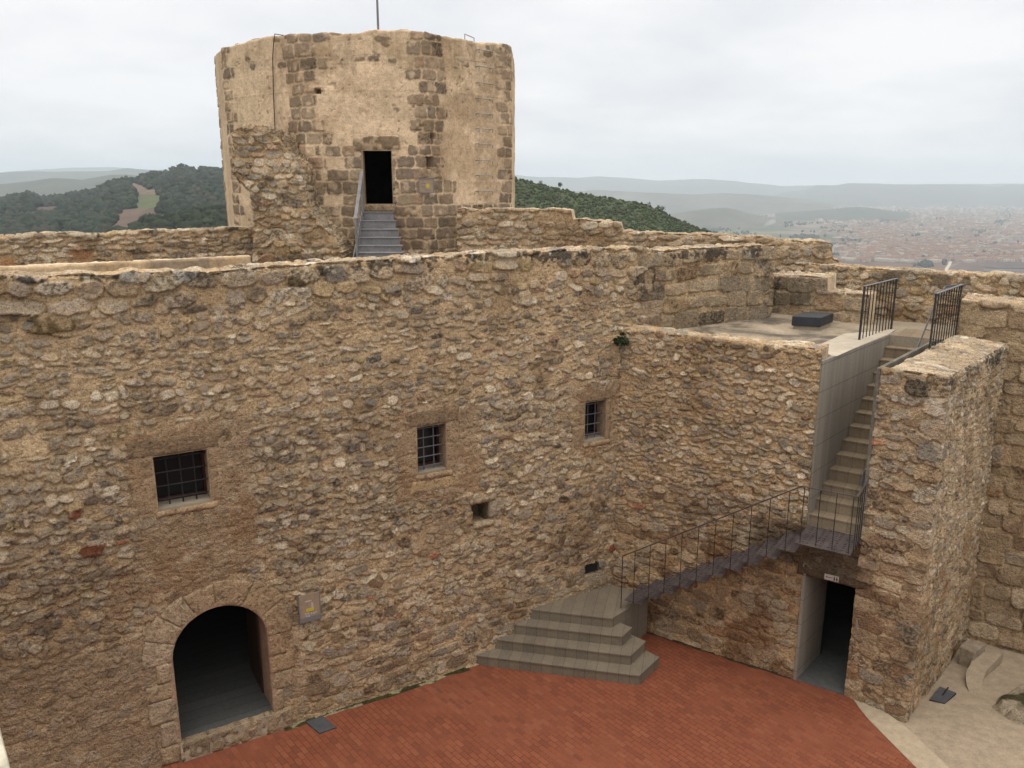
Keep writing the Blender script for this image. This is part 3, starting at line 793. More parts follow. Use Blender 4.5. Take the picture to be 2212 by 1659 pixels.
win_labels = ["square barred window above the arched door", "tall barred window in the middle of the wall", "barred window beside the inner corner"]
for k, (a, b, z0, z1) in enumerate(WIN):
    col = [(.325, .235, .152), (.315, .23, .15), (.325, .24, .158)][k]
    um, zm = (a + b) / 2, (z0 + z1) / 2; hw, hz = (b - a) / 2, (z1 - z0) / 2
    D = .42
    # reveals: four thick stone slabs lining the opening
    B = Blocks(); rr = np.random.RandomState(k + 70)
    def cc(): return tuple(np.array(col) * rr.uniform(.85, 1.12))
    # frame blocks flush with the wall face
    for side in (-1, 1):
        zz = z0 - .02
        while zz < z1 - .02:
            hh = min(rr.uniform(.34, .55), z1 - zz)
            if z1 - zz - hh < .15: hh = z1 - zz
            wv = rr.uniform(.20, .34) if (k < 2 or side < 0) else .14
            uc = (a - wv / 2 + .012) if side < 0 else (b + wv / 2 - .012)
            B.add(mw(uc, zz + hh / 2), dm3 * wv / 2, nm3 * .018, Z3 * (hh / 2 - .003), cc())
            zz += hh
    B.add(mw(um + .02, z1 + .13), dm3 * (hw + [.34, .22, .14][k]), nm3 * .020, Z3 * .135, tuple(x * (.68 if k == 0 else .85) for x in cc()), .012)
    surround = B.build("window", court_wall); surround['label'] = win_labels[k]
    mb = MB()
    t = .05
    mb.obox(mw(a - t + .012, zm, -D / 2 + .01), dm3 * t, nm3 * (D / 2), Z3 * (hz + .02))
    mb.obox(mw(b + t - .010, zm, -D / 2 + .01), dm3 * t, nm3 * (D / 2), Z3 * (hz + .02))
    mb.obox(mw(um, z1 + t - .012, -D / 2 + .01), dm3 * (hw - .015), nm3 * (D / 2 - .004), Z3 * t)
    rv = mb.build("reveal", plain_mat("window_reveal_stone_%s" % "abc"[k], tuple(x * .95 for x in col), .95, 0, 22, .25, .5, .01), surround)
    B = Blocks()
    B.add(mw(um + .03, z0 - .06), dm3 * (hw + .06), nm3 * .034, Z3 * .05, tuple(x * 1.15 for x in col), .024)
    if k == 1: B.add(mw(um + .04, z0 - .22), dm3 * .46, nm3 * .02, Z3 * .105, (.43, .315, .185), .012)
    B.build("sill", surround)
    mb = MB(); mb.prism([tuple(mw(a + .01, 0, -.02)[:2]), tuple(mw(b - .01, 0, -.02)[:2]), tuple(mw(b - .01, 0, -D)[:2]), tuple(mw(a + .01, 0, -D)[:2])], z0 - .06, z0 + .02)
    mb.build("sill_ledge", M['concrete'], surround)
    # iron grille
    mb = MB(); ng = [3, 2, 2][k]; nh = [4, 5, 4][k]
    for i in range(ng):
        uu = a + (b - a) * (i + 1) / (ng + 1)
        mb.tube([mw(uu, z0 - .03, -.13), mw(uu, z1 + .03, -.13)], .0105, 6)
    for i in range(nh):
        zz = z0 + (z1 - z0) * (i + .55) / nh
        mb.tube([mw(a - .02, zz, -.115), mw(b + .02, zz, -.115)], .0095, 6)
    mb.build("grille", M['greyrail'] if k else M['iron'], surround)
    # wooden window behind
    mb = MB(); f = .045; yd = -.30
    for uu, w_ in ((a + f / 2, f), (b - f / 2, f)):
        mb.obox(mw(uu, zm, yd), dm3 * w_ / 2, nm3 * .03, Z3 * (hz - .01))
    for zz in (z0 + f / 2 + .03, z1 - f / 2):
        mb.obox(mw(um, zz, yd - .002), dm3 * hw, nm3 * .026, Z3 * f / 2)
    mb.build("window_frame", M['wood_red'], surround, .004)
    mb = MB(); mb.obox(mw(um, zm, yd - .05), dm3 * hw, nm3 * .008, Z3 * hz); mb.build("pane", M['glass'], surround)

# square hole and vent slot in the wall
a, b, z0, z1 = HOLE
mb = MB(); um, zm = (a + b) / 2, (z0 + z1) / 2
mb.obox(mw(um, zm, -.45), dm3 * .3, nm3 * .02, Z3 * .3)
for s_, uu in ((-1, a - .06), (1, b + .06)): mb.obox(mw(uu, zm, -.22), dm3 * .07, nm3 * .20, Z3 * .26)
mb.obox(mw(um, z0 - .05, -.21), dm3 * .12, nm3 * .205, Z3 * .06); mb.obox(mw(um, z1 + .05, -.21), dm3 * .12, nm3 * .205, Z3 * .06)
mb.build("beam_hole", plain_mat("beam_hole_stone", (.24, .18, .115), 1, 0, 18, .4, .8, .02), court_wall)
B = Blocks()
B.add(mw(um + .03, z1 + .03), dm3 * .25, nm3 * .04, Z3 * .05, (.33, .26, .18), .02)
B.add(mw(a - .05, zm - .07), dm3 * .075, nm3 * .035, Z3 * .12, (.36, .27, .16), .02)
B.add(mw(b + .06, zm + .02), dm3 * .08, nm3 * .035, Z3 * .15, (.36, .31, .24), .02)
B.add(mw(um + .05, z0 - .04), dm3 * .2, nm3 * .04, Z3 * .055, (.40, .33, .23), .02)
B.build("hole_edging", court_wall)
mb = MB()
mb.obox(mw(7.8975, 1.30, -.05), dm3 * .150, nm3 * .055, Z3 * .105, 0)
for i in range(5): mb.obox(mw(7.8975, 1.222 + i * .039, .004), dm3 * .146, nm3 * .006, Z3 * .006, 0)
mb.build("vent_grille", M['iron'], court_wall)

# arched doorway
ca, cz, cr = ARC
B = Blocks(); rr = np.random.RandomState(17)
angs = [R(q) for q in (181, 158, 137, 116, 92, 60, 30, -1)]
nvs = len(angs) - 1
vv, vc, vf = [], [], []
for i in range(nvs):                       # voussoirs: wedges on the arc
    a1, a0_ = angs[i] - .004, angs[i + 1] + .004
    R1 = (1.10, 1.14, 1.10, 1.06, 1.09, 1.15, 1.07)[i]
    n1_, n2_ = 20, 14
    th, rd = np.meshgrid(np.linspace(a1, a0_, n1_), np.linspace(cr - .012, R1, n2_))
    uu = ca + rd * np.cos(th); zz = cz + rd * np.sin(th)
    e = np.minimum(np.minimum((a1 - th) * rd, (th - a0_) * rd), np.minimum(rd - (cr - .012), R1 - rd))
    d = .018 + .014 * 2 * (fbm(uu, zz, .1, 3, i) - .5) - .010 * (1 - sstep(0, .014, e))
    P = A0[None, None] + dm[None, None] * uu[..., None] + nm[None, None] * d[..., None]
    P = np.concatenate([P, zz[..., None]], -1)
    base = np.array([(.40, .325, .24), (.38, .30, .21), (.37, .295, .205), (.355, .265, .175), (.345, .255, .165), (.35, .26, .165), (.34, .25, .16)][i])
    C = base * 1.04 * (.82 + .36 * fbm(uu, zz, .1, 4, i + 3))[..., None]
    C = C * (1 - .45 * sstep(.66, .72, fbm(uu + 3, zz, .035, 2, i + 1))[..., None])
    off = sum(len(q) for q in vv); idx = np.arange(n1_ * n2_).reshape(n2_, n1_) + off
    vf.append(np.stack([idx[:-1, :-1], idx[:-1, 1:], idx[1:, 1:], idx[1:, :-1]], -1).reshape(-1, 4))
    vv.append(P.reshape(-1, 3)); vc.append(C.reshape(-1, 3))
    ring = np.r_[idx[0, :], idx[1:, -1], idx[-1, -2::-1], idx[-2:0:-1, 0]]
    Pr = P.reshape(-1, 3)[ring - off].copy(); Pr[:, :2] -= nm * .10
    vv.append(Pr); vc.append(C.reshape(-1, 3)[ring - off]); o2 = off + n1_ * n2_; kk = np.arange(len(ring)); n_ = len(ring)
    vf.append(np.stack([ring[(kk + 1) % n_], ring, o2 + kk, o2 + (kk + 1) % n_], -1))
door = empty("doorway"); door.parent = court_wall; door['label'] = "arched stone doorway standing open onto a dark room"
mesh_obj("arch_stones", np.concatenate(vv), np.concatenate(vf), M['smooth_stone'], door, True, np.concatenate(vc))
for side in (-1, 1):                        # jamb blocks below the spring
    zz = .0
    while zz < cz - .02:
        hh = min(rr.uniform(.26, .44), cz - zz)
        if cz - zz - hh < .12: hh = cz - zz
        wv = rr.uniform(.16, .44)
        uc = ca + side * (cr + wv / 2 - .012)
        base = [(.39, .32, .235), (.37, .295, .21), (.36, .28, .19)][rr.randint(3)] if side < 0 else [(.34, .245, .155), (.33, .235, .15), (.36, .28, .19)][rr.randint(3)]
        B.add(mw(uc, zz + hh / 2), dm3 * wv / 2, nm3 * rr.uniform(.012, .020), Z3 * (hh / 2 - .004), base, .014); zz += hh
B.build("jamb_stones", door)
mb = MB(); WD = .66                         # lining of the opening
nA = 20
for i in range(nA):
    t0, t1 = PI * i / nA, PI * (i + 1) / nA
    q = []
    for rd in (cr - .006, cr + .06):
        for t in (t0, t1):
            for o_ in (.012, -WD): q.append(mw(ca + rd * math.cos(t), cz + rd * math.sin(t), o_))
    mb.add(q, [[0, 1, 3, 2], [4, 6, 7, 5], [0, 2, 6, 4], [1, 5, 7, 3]])
for side in (-1, 1): mb.obox(mw(ca + side * (cr + .027), cz / 2, -WD / 2 + .006), dm3 * .033, nm3 * (WD / 2 + .005), Z3 * (cz / 2))
mb.build("arch_lining", plain_mat("arch_lining_stone", (.30, .20, .14), .95, 0, 16, .25, .6, .012), door)
B = Blocks()
for i in range(4):
    B.add(mw(ca - .50 + i * .42, .165, -.0), dm3 * .212, nm3 * .055, Z3 * .165, tuple(np.array([.29, .225, .155]) * rr.uniform(.85, 1.15)), .03)
B.build("threshold", door)
mb = MB(); mb.prism([tuple(mw(ca - cr - .02, 0, .05)[:2]), tuple(mw(ca + cr + .12, 0, .05)[:2]), tuple(mw(ca + cr + .12, 0, -.02)[:2]), tuple(mw(ca - cr - .02, 0, -.02)[:2])], .0, .325)
mb.build("threshold_stone", plain_mat("threshold_rough_stone", (.36, .30, .22), .95, 0, 14, .3, .7, .02), door)
# dark room behind
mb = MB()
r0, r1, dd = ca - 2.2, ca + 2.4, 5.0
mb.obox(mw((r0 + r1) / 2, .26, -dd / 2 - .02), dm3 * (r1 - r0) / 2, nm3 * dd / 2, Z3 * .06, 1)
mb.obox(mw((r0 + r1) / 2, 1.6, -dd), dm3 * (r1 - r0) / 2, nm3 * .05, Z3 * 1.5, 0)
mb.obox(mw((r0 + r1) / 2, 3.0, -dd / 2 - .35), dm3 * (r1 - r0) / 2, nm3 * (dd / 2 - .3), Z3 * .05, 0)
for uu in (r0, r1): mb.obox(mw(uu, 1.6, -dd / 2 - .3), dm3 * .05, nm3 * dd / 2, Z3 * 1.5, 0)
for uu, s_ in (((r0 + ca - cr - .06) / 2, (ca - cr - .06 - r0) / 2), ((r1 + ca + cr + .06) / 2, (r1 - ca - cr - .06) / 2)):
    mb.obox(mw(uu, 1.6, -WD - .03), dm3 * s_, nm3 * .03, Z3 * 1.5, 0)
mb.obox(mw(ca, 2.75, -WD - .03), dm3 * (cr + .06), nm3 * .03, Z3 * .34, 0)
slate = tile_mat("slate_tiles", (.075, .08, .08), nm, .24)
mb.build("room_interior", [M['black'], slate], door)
mb = MB()
for i in range(5):
    mb.obox(mw(ca + cr - .01, 1.30, -.62 - .06 - i * .17), dm3 * .025, nm3 * .082, Z3 * .98)
mb.build("door_leaf", M['wood_dark'], door, .006)
mb = MB(); mb.tube([mw(ca + cr - .05, 1.9, -1.15), mw(ca + cr - .11, 1.9, -1.15), mw(ca + cr - .11, 1.9, -1.3)], .012, 6); mb.build("handle", M['galv'], door)

# plaque right of the arch
pq = empty("wall_plaque", label="small square plaque with faint picture and yellow bar right of the arch", cat="plaque")
uc, zc = 2.38, 2.03
mb = MB(); mb.obox(mw(uc, zc, .085), dm3 * .165, nm3 * .008, Z3 * .235); mb.build("panel", M['plaque'], pq, .002)
mb = MB()
for s_ in (-1, 1): mb.obox(mw(uc + s_ * .165, zc, .07), dm3 * .006, nm3 * .03, Z3 * .238)
mb.obox(mw(uc, zc - .19, .095), dm3 * .16, nm3 * .002, Z3 * .04)
mb.build("frame", M['plaque_grey'], pq)
mb = MB(); mb.obox(mw(uc, zc - .035, .096), dm3 * .062, nm3 * .002, Z3 * .026); mb.build("yellow_bar", M['plaque_yellow'], pq)
mb = MB()
mb.obox(mw(uc - .02, zc + .115, .0955), dm3 * .05, nm3 * .002, Z3 * .01); mb.build("printed_heading", M['plaque_white'], pq)
mb = MB(); mb.obox(mw(uc + .04, zc + .03, .0955), dm3 * .016, nm3 * .002, Z3 * .05)
mb.build("printed_picture", M['plaque_white'], pq)
for i, (x_, y_) in enumerate(((-.07, -.09), (-.03, -.10), (.02, -.105), (.06, -.11), (-.06, -.135), (-.02, -.14), (.095, -.10))):
    mb = MB(); mb.obox(mw(uc + x_, zc + y_, .0955), dm3 * .013, nm3 * .002, Z3 * .014); mb.build("printed_pictogram", M['plaque_white'], pq)
for x_ in (-.12, .12):
    for z_ in (-.15, .15):
        mb = MB(); mb.tube([mw(uc + x_, zc + z_, .0), mw(uc + x_, zc + z_, .08)], .009, 6); mb.build("bracket", M['plaque_grey'], pq)

# little plant growing at the inner corner
def leaf_tuft(name, c, n, rad, seed, label, leaf=.035):
    rg = np.random.RandomState(seed); mb = MB()
    for i in range(n):
        d = rg.normal(0, 1, 3); d /= np.linalg.norm(d); p = np.array(c) + d * rad * rg.uniform(.3, 1) * np.array([1, .8, .75])
        a = rg.normal(0, 1, 3); a /= np.linalg.norm(a); b = np.cross(a, d); b /= np.linalg.norm(b); s_ = leaf * rg.uniform(.6, 1.3)
        mb.add([p - a * s_, p + b * s_ * .5, p + a * s_, p - b * s_ * .5], [[0, 1, 2, 3]])
    for i in range(6):
        d = rg.normal(0, 1, 3); d /= np.linalg.norm(d); mb.tube([np.array(c), np.array(c) + d * rad * .7], .004, 4)
    return tag(mb.build(name, M['leaf']), label, "plant")
leaf_tuft("wall_plant", mw(8.36, 5.72, .12), 260, .15, 3, "dark little plant growing from the inner corner of the stone walls")
leaf_tuft("wall_plant", at_y(1345, 722, 14.55), 60, .07, 4, "tiny dark tuft on the corner of the terrace wall", .025)
# ------------------------------------------------------------------ terrace block: front wall, small door, concrete stair
rng = np.random.RandomState(8)
LA = 4.478
annex_pts = [CORNER, CORNER + da * LA]
DOOR_U = (3.648, 4.535)
st = []
st += rows(0, LA, -.1, .9, (.13, .26), (.2, .5), .015, .05, (.014, .042), (2.4, 4), 'brown', rng, .18, .08)
st += rows(0, LA, .88, 2.2, (.11, .24), (.16, .46), .015, .05, (.014, .045), (2.3, 3.6), 'brown', rng, .2, .08)
st += rows(0, LA, 2.15, 3.1, (.09, .19), (.13, .38), .015, .06, (.013, .045), (2.2, 3.2), 'lower', rng, .2)
st += rows(0, LA, 3.05, 4.4, (.055, .14), (.09, .31), .015, .05, (.013, .045), (1.6, 4.0), 'rubble', rng, .36, .22)
st += rows(0, LA, 4.35, 6.1, (.07, .14), (.095, .29), .026, .08, (.013, .04), (1.5, 3.4), 'rubble', rng, .36, .2)
def annex_post(U, V, h, c, mask):
    g = fbm(U, V, 1.1, 4, 51)[..., None]
    c = c * (np.array([.82, .78, .74]) * (1 - g) + np.array([1.15, 1.15, 1.14]) * g)
    k = (sstep(.58, .66, fbm(U, V, .5, 4, 52)) * patch_mask(U, V, -1, 5, -.5, 3.0, .3, 3))[..., None] * .7
    c = c * (1 - k) + np.array([.40, .33, .24]) * k        # pale lime runs
    k = (sstep(.56, .64, fbm(U, V, .45, 4, 57)) * patch_mask(U, V, -1, 5, -.5, 2.6, .3, 3))[..., None] * .6
    c = c * (1 - k) + np.array([.16, .075, .035]) * k      # rusty brown stones
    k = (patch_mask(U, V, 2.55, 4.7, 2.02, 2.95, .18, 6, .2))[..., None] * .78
    c = c * (1 - k) + np.array([.085, .06, .04]) * k       # masonry darkened in a band below the landing
    w = np.clip(1 - (5.9 - V) / .4, 0, 1) * .4 + .05
    c = lichen(c, U, V, w, 43)
    f = sstep(.01, .12, np.maximum(np.maximum(DOOR_U[0] - .06 - U, U - DOOR_U[1]), V - 2.05))
    return h * (.2 + .8 * f), c
def annex_top(u):
    return 2.90 if u > 3.575 else np.interp(u, [0, 3.6], [5.95, 5.91])
block = empty("terrace_block", label="rubble stone terrace wall with stair opening and small dark doorway", cat="stone wall")
annex_rows_top = rows(0, LA, 0, .5, (.12, .2), (.14, .34), .03, .3, (.01, .03), (2, 2.8), 'top', np.random.RandomState(4), rot=.5)
wall("masonry", annex_pts, -.05, annex_top, .42, .0155, st, block, 9, mortar=(.42, .305, .18), post=annex_post,
     hole=lambda U, V: (U > DOOR_U[0] - .05) & (U < DOOR_U[1] - .01) & (V < 2.03), top_stones=annex_rows_top, back=False, top_noise=.03)
def an(u, z, out=0.0):
    p = CORNER + da * u + na * out
    return np.array([p[0], p[1], z])
# terrace floor
mb = MB()
tp = [(2.15, 15.02, 5.80), tuple(an(3.57, 5.745, -.30)), tuple(an(3.57, 5.742, -.30) + es3 * 3.05), (7.32, 16.10, 5.77), (5.46, 17.24, 5.86)]
mb.add(tp, [[0, 1, 2], [0, 2, 3], [0, 3, 4]])
mb.build("terrace_floor", M['terrace'], block)
# pale cement patch beside the stair
pts = [(1741, 737), (1757, 733), (1773, 729), (1764, 719.5), (1790, 716.5), (1834, 712.3), (1880, 712.0), (1936, 711.6), (1921, 720.5), (1862, 745), (1808, 769), (1795, 768)]
P = [at_z(x, y, 5.752) for x, y in pts]
mb = MB(); mb.prism([tuple(p[:2]) for p in P], [p[2] - .006 for p in P], [p[2] for p in P]); mb.build("cement_patch", M['slab'], block)

# concrete stair between two cheeks
L0 = an(3.585, 0); R0 = an(4.395, 0)
mb = MB()
run, rise, z0s = .2495, .2014, 2.92
def along(P, d, z): return np.array([P[0] + es[0] * d, P[1] + es[1] * d, z])
cst = empty("concrete_stair", label="straight flight of pale tiled steps between concrete cheeks up to the terrace", cat="stairs")
steptile = tile_mat("stair_tiles", (.225, .18, .127), da, .195, .0035)
for i in range(14):
    d0 = .02 + i * run; d1 = d0 + (run + .10 if i < 13 else .9)
    m1 = MB()
    ztop = z0s + (i + 1) * rise
    a, b, c, d = along(L0, d0, 0), along(R0, d0, 0), along(R0, d1, 0), along(L0, d1, 0)
    m1.prism([a[:2], b[:2], c[:2], d[:2]], ztop - rise - (.25 if i else 0.02), ztop - .03)
    n_ = es3 * .012
    m1.prism([(a - n_)[:2], (b - n_)[:2], c[:2], d[:2]], ztop - .0295, ztop)
    m1.build("step", steptile, cst, .004)
zt_top = z0s + 14 * rise
mb = MB()   # left cheek and right cheek
a, d = along(L0, 0, 0), along(L0, 3.45, 0); off = er3 * -.07
mb.prism([a[:2], d[:2], (d + off)[:2], (a + off)[:2]], 2.88, 5.747); mb.build("left_cheek", M['cast'], cst, .006)
mb = MB(); a, d = along(R0, -.012, 0), along(R0, 2.9, 0); off = er3 * .058
mb.prism([a[:2], d[:2], (d + off)[:2], (a + off)[:2]], 2.88, [5.735, 5.775, 5.775, 5.735]); mb.build("right_cheek", M['dark_concrete'], cst, .006)
mb = MB()   # landing at the top
q = [along(L0, 3.22, 0)[:2], along(R0, 3.22, 0)[:2], (8.30, 14.75), (9.2, 15.8), (8.9, 16.5), (7.3, 17.5), (7.12, 16.15)]
mb.prism(q, 5.45, zt_top - .004)
mb.build("top_landing", tile_mat("landing_tiles", (.30, .26, .20), es, .42, .003), cst)
# grey handrail on the right cheek
mb = MB()
hr = [along(R0, .12, 3.72), along(R0, .16, 3.98), along(R0, 2.55, 5.98), along(R0, 3.0, 6.40), along(R0, 3.55, 6.66), along(R0, 3.9, 6.69)]
hr = [p - er3 * .06 for p in hr]
hr[-1] = hr[-1] + er3 * .25
for p, q in zip(hr[:-1], hr[1:]): mb.bar(p, q, .014, .052)
for d_, z_ in ((.5, 4.22), (1.6, 5.15), (2.6, 5.99)):
    p = along(R0, d_, z_); mb.bar(p - er3 * .06, p + er3 * .03, .014, .014)
mb.build("handrail", M['greyrail'], cst, .003)

# door passage under the stair
mb = MB()
dl, dr = an(DOOR_U[0] - .01, 0, .0), an(DOOR_U[1] - .035, 0, .0)
def al(P, d, z=0): return np.array([P[0] + es[0] * d, P[1] + es[1] * d, z])
a, d = al(dl, -.03), al(dl, 1.05); off = er3 * -.055
mb.prism([a[:2], d[:2], (d + off)[:2], (a + off)[:2]], -.1, 2.05)
a, d = al(dr, -.02), al(dr, 1.05); off = er3 * .04
mb.prism([a[:2], d[:2], (d + off)[:2], (a + off)[:2]], -.1, 2.05)
dw = empty("doorway"); dw.parent = block; dw['label'] = "small concrete lined doorway under the metal landing"
mb.build("door_jambs", M['cast'], dw, .004)
mb = MB(); a, b, c, d = al(dl, -.02), al(dr, -.02), al(dr, 1.25), al(dl, 1.25)
mb.prism([a[:2], b[:2], c[:2], d[:2]], -.10, .012)
mb.prism([(al(dl, 1.25) - er3)[:2], (al(dr, 1.25) + er3 * .2)[:2], (al(dr, 4.2) + er3 * .2)[:2], (al(dl, 4.2) - er3)[:2]], -.20, -.10)
mb.build("passage_floor", M['passage_floor'], dw)
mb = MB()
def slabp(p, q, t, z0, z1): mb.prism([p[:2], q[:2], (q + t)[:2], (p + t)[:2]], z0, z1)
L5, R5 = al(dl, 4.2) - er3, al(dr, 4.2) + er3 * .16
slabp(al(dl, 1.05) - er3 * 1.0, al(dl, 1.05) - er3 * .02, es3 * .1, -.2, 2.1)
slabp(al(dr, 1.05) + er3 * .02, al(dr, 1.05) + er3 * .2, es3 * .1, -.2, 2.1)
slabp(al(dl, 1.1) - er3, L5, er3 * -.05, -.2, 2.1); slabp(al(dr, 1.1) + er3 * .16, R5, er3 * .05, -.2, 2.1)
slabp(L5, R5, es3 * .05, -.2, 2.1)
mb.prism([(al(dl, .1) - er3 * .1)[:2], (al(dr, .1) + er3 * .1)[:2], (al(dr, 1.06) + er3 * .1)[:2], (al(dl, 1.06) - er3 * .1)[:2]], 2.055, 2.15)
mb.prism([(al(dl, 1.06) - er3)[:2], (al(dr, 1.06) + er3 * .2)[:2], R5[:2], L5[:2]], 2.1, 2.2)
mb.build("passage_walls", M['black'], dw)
B = Blocks(); rr = np.random.RandomState(9)
for u_, w_ in ((3.78, .30), (4.28, .33)):
    B.add(an(u_, 2.13), da3 * w_ * .98, na3 * .035, Z3 * .115, tuple(np.array([.125, .095, .065]) * rr.uniform(.85, 1.1)), .02)
B.build("lintel", dw)
mb = MB(); p = an(4.50, 1.0, .004); mb.obox(p + da3 * .075, da3 * .06, na3 * .012, Z3 * 1.0); mb.build("jamb_render", plain_mat("brown_jamb_render", (.27, .17, .105), .95, 0, 18, .25, .5, .012), dw)

# toilet sign above the door
sg = empty("wall_sign", label="small white sign with an arrow and two figures above the small doorway", cat="sign")
c0 = an(4.06, 2.115, .082)
mb = MB(); mb.obox(c0, da3 * .115, na3 * .004, Z3 * .05); mb.build("panel", M['sign_white'], sg, .001)
mb = MB(); f = c0 + na3 * .0055
mb.obox(f - da3 * .035, da3 * .05, na3 * .001, Z3 * .005)
t = f - da3 * .098
mb.add([t, t + da3 * .026 + Z3 * .014, t + da3 * .026 - Z3 * .014], [[0, 2, 1]])
for x_ in (.045, .085):
    p = f + da3 * x_
    ring = [p + Z3 * (.032 + .008 * math.sin(k * PI / 4)) + da3 * .008 * math.cos(k * PI / 4) for k in range(8)]
    mb.add(ring, [list(range(8))])
    if x_ < .06: mb.add([p + da3 * .012 + Z3 * .021, p - da3 * .012 + Z3 * .021, p - da3 * .009 - Z3 * .038, p + da3 * .009 - Z3 * .038], [[0, 1, 2, 3]])
    else: mb.add([p + da3 * .006 + Z3 * .021, p - da3 * .006 + Z3 * .021, p - da3 * .017 - Z3 * .018, p - da3 * .006 - Z3 * .018, p - da3 * .006 - Z3 * .038, p + da3 * .006 - Z3 * .038, p + da3 * .006 - Z3 * .018, p + da3 * .017 - Z3 * .018], [list(range(8))])
mb.build("pictograms", M['sign_black'], sg)

# ------------------------------------------------------------------ stone pier right of the stair
rng = np.random.RandomState(12)
pier_pts = [np.array([5.702, 12.345]), np.array([6.425, 11.665]), np.array([9.05, 14.63])]
lp = .99; Lp = lp + np.linalg.norm(pier_pts[2] - pier_pts[1])
st = rows(0, lp, -.3, 2.9, (.20, .32), (.26, .50), .02, .03, (.015, .045), (3.2, 6), 'brown', rng, .1, .04)
st += rows(0, lp, 2.8, 5.9, (.09, .2), (.13, .38), .02, .08, (.012, .042), (2.2, 3.4), 'lower', rng)
st += rows(lp, Lp, -.4, 2.3, (.09, .18), (.12, .32), .02, .12, (.012, .035), (2, 3), 'lower', rng)
st += rows(lp, Lp, 2.2, 5.9, (.06, .13), (.08, .22), .02, .12, (.014, .036), (1.9, 2.8), 'rubble', rng)
for z_ in np.arange(.0, 5.7, .34):
    s_ = rng.uniform(.16, .30)
    cc = pick('lower' if z_ > 2.6 else 'brown', rng, 1)[0]
    st.append((lp - .16, z_ + .15, .17, .15, 5, .035, 0, *cc)); st.append((lp + s_ / 2, z_ + .15, s_ / 2, .15, 5, .035, 0, *cc))
st.append((.62, 5.50, .24, .13, 5, .05, 0, .15, .125, .095))
st.append((.45, 3.95, .25, .10, 2.4, .07, .1, .33, .25, .16))
def pier_post(U, V, h, c, mask):
    w = np.where(U > lp, np.clip((V - 2.5) / 3.2, 0, 1) * .48 + .06, .1) + np.clip(1 - (5.7 - V) / .5, 0, 1) * .3
    c = lichen(c, U, V, w, 45, dark=(.075, .07, .06), pale=(.50, .46, .38))
    k = (sstep(.52, .62, fbm(U * 2.2, V * .7, .4, 4, 46)) * patch_mask(U, V, lp, 9, -.5, 2.6, .3, 3))[..., None] * .5
    c = c * (1 - k) + np.array([.27, .165, .085]) * k
    g = fbm(U, V, 1.0, 3, 48)[..., None]
    c = c * (.84 + .3 * g)
    return h, c
pier = empty("stair_pier", label="tall stone pier with a broad sloping top right of the concrete stair", cat="stone wall")
wall("masonry", pier_pts, -.4, lambda u: np.interp(u, [0, lp, Lp], [5.745, 5.735, 5.67]), .05, .0155, st, pier, 13, mortar=(.41, .30, .185), post=pier_post, back=False, top_noise=.018, top_amp=.2)
topst = lambda w, hh: rows(0, w, 0, hh, (.07, .13), (.14, .34), .012, .12, (.012, .032), (1.9, 2.6), 'top', np.random.RandomState(6), rot=.12)
quad_sheet("pier_top", (5.772, 12.285, 5.742), (6.44, 11.655, 5.742), (9.06, 14.62, 5.675), (8.30, 15.10, 5.79), .0165, topst, pier, 15, mortar=(.46, .36, .235), lich=.30, edge_drop=.05)

# ------------------------------------------------------------------ right-hand wall, rear walls
rng = np.random.RandomState(21)
rw0 = np.array([8.28, 15.065]); rw1 = rw0 + da * 4.2
st = rows(0, 4.3, -.5, 6.5, (.26, .40), (.32, .66), .03, .03, (.02, .05), (3.2, 6.5), 'brown', rng, .12, .03)
def rw_post(U, V, h, c, mask):
    g = sstep(2.6, 5.6, V)[..., None] * .8
    c = c * (1 - g * .4) + np.array([.33, .26, .175]) * g * .4
    k = (sstep(.55, .63, fbm(U, V, .5, 4, 61)) * patch_mask(U, V, -1, 6, 2.2, 7, .8, 3))[..., None] * .75
    c = c * (1 - k) + np.array([.40, .31, .20]) * k
    k = (sstep(.60, .66, fbm(U, V, .35, 4, 66)))[..., None] * .5
    c = c * (1 - k) + np.array([.40, .31, .215]) * k
    w = np.clip(1 - (6.4 - V) / .4, 0, 1) * .6 + .03
    return h, lichen(c, U, V, w, 63)
rwall = empty("side_wall", label="big block stone wall behind the pier at the right edge", cat="stone wall")
wall("masonry", [rw0, rw1], -.5, lambda u: 6.40 if u > .03 else -.4, 1.25, .018, st, rwall, 23, dirt=.1, mortar=(.39, .285, .175), post=rw_post, back=False, top_noise=.03)

rng = np.random.RandomState(31)
rear = [(6.2, 18.35), (7.442, 17.20), (8.395, 16.66), (9.55, 15.72), (12.5, 13.7)]
st = rows(0, 8.3, 5.3, 6.95, (.12, .2), (.16, .42), .02, .05, (.02, .05), (2.1, 3.2), 'rubble', rng)
st += [(2.2, 6.62, .28, .16, 4, .04, 0, .17, .14, .10), (3.1, 6.6, .2, .14, 4, .04, 0, .21, .165, .115), (3.55, 6.62, .13, .12, 2.4, .05, 0, .2, .155, .1), (5.6, 6.66, .3, .13, 4, .04, 0, .2, .15, .095)]
st2 = []
def rear_post(U, V, h, c, mask):
    k = (sstep(.45, .6, fbm(U, V, .6, 4, 71)) * patch_mask(U, V, -1, 9, 5, 6.5, .3, 3))[..., None] * .5
    c = c * (1 - k) + np.array([.27, .175, .085]) * k
    return h, lichen(c, U, V, np.clip(1 - (6.8 - V) / .3, 0, 1) * .5 + .05, 73)
o = empty("rear_wall", label="low rubble wall at the far right in front of the town view", cat="stone wall")
wall("masonry", rear, 5.3, lambda u: np.interp(u, [0, 1.6, 8], [6.80, 6.785, 6.80]), .55, .018, [(s[0], s[1] - 0, *s[2:]) for s in st], o, 33, mortar=(.42, .31, .185), post=rear_post, back=True, top_noise=.05)

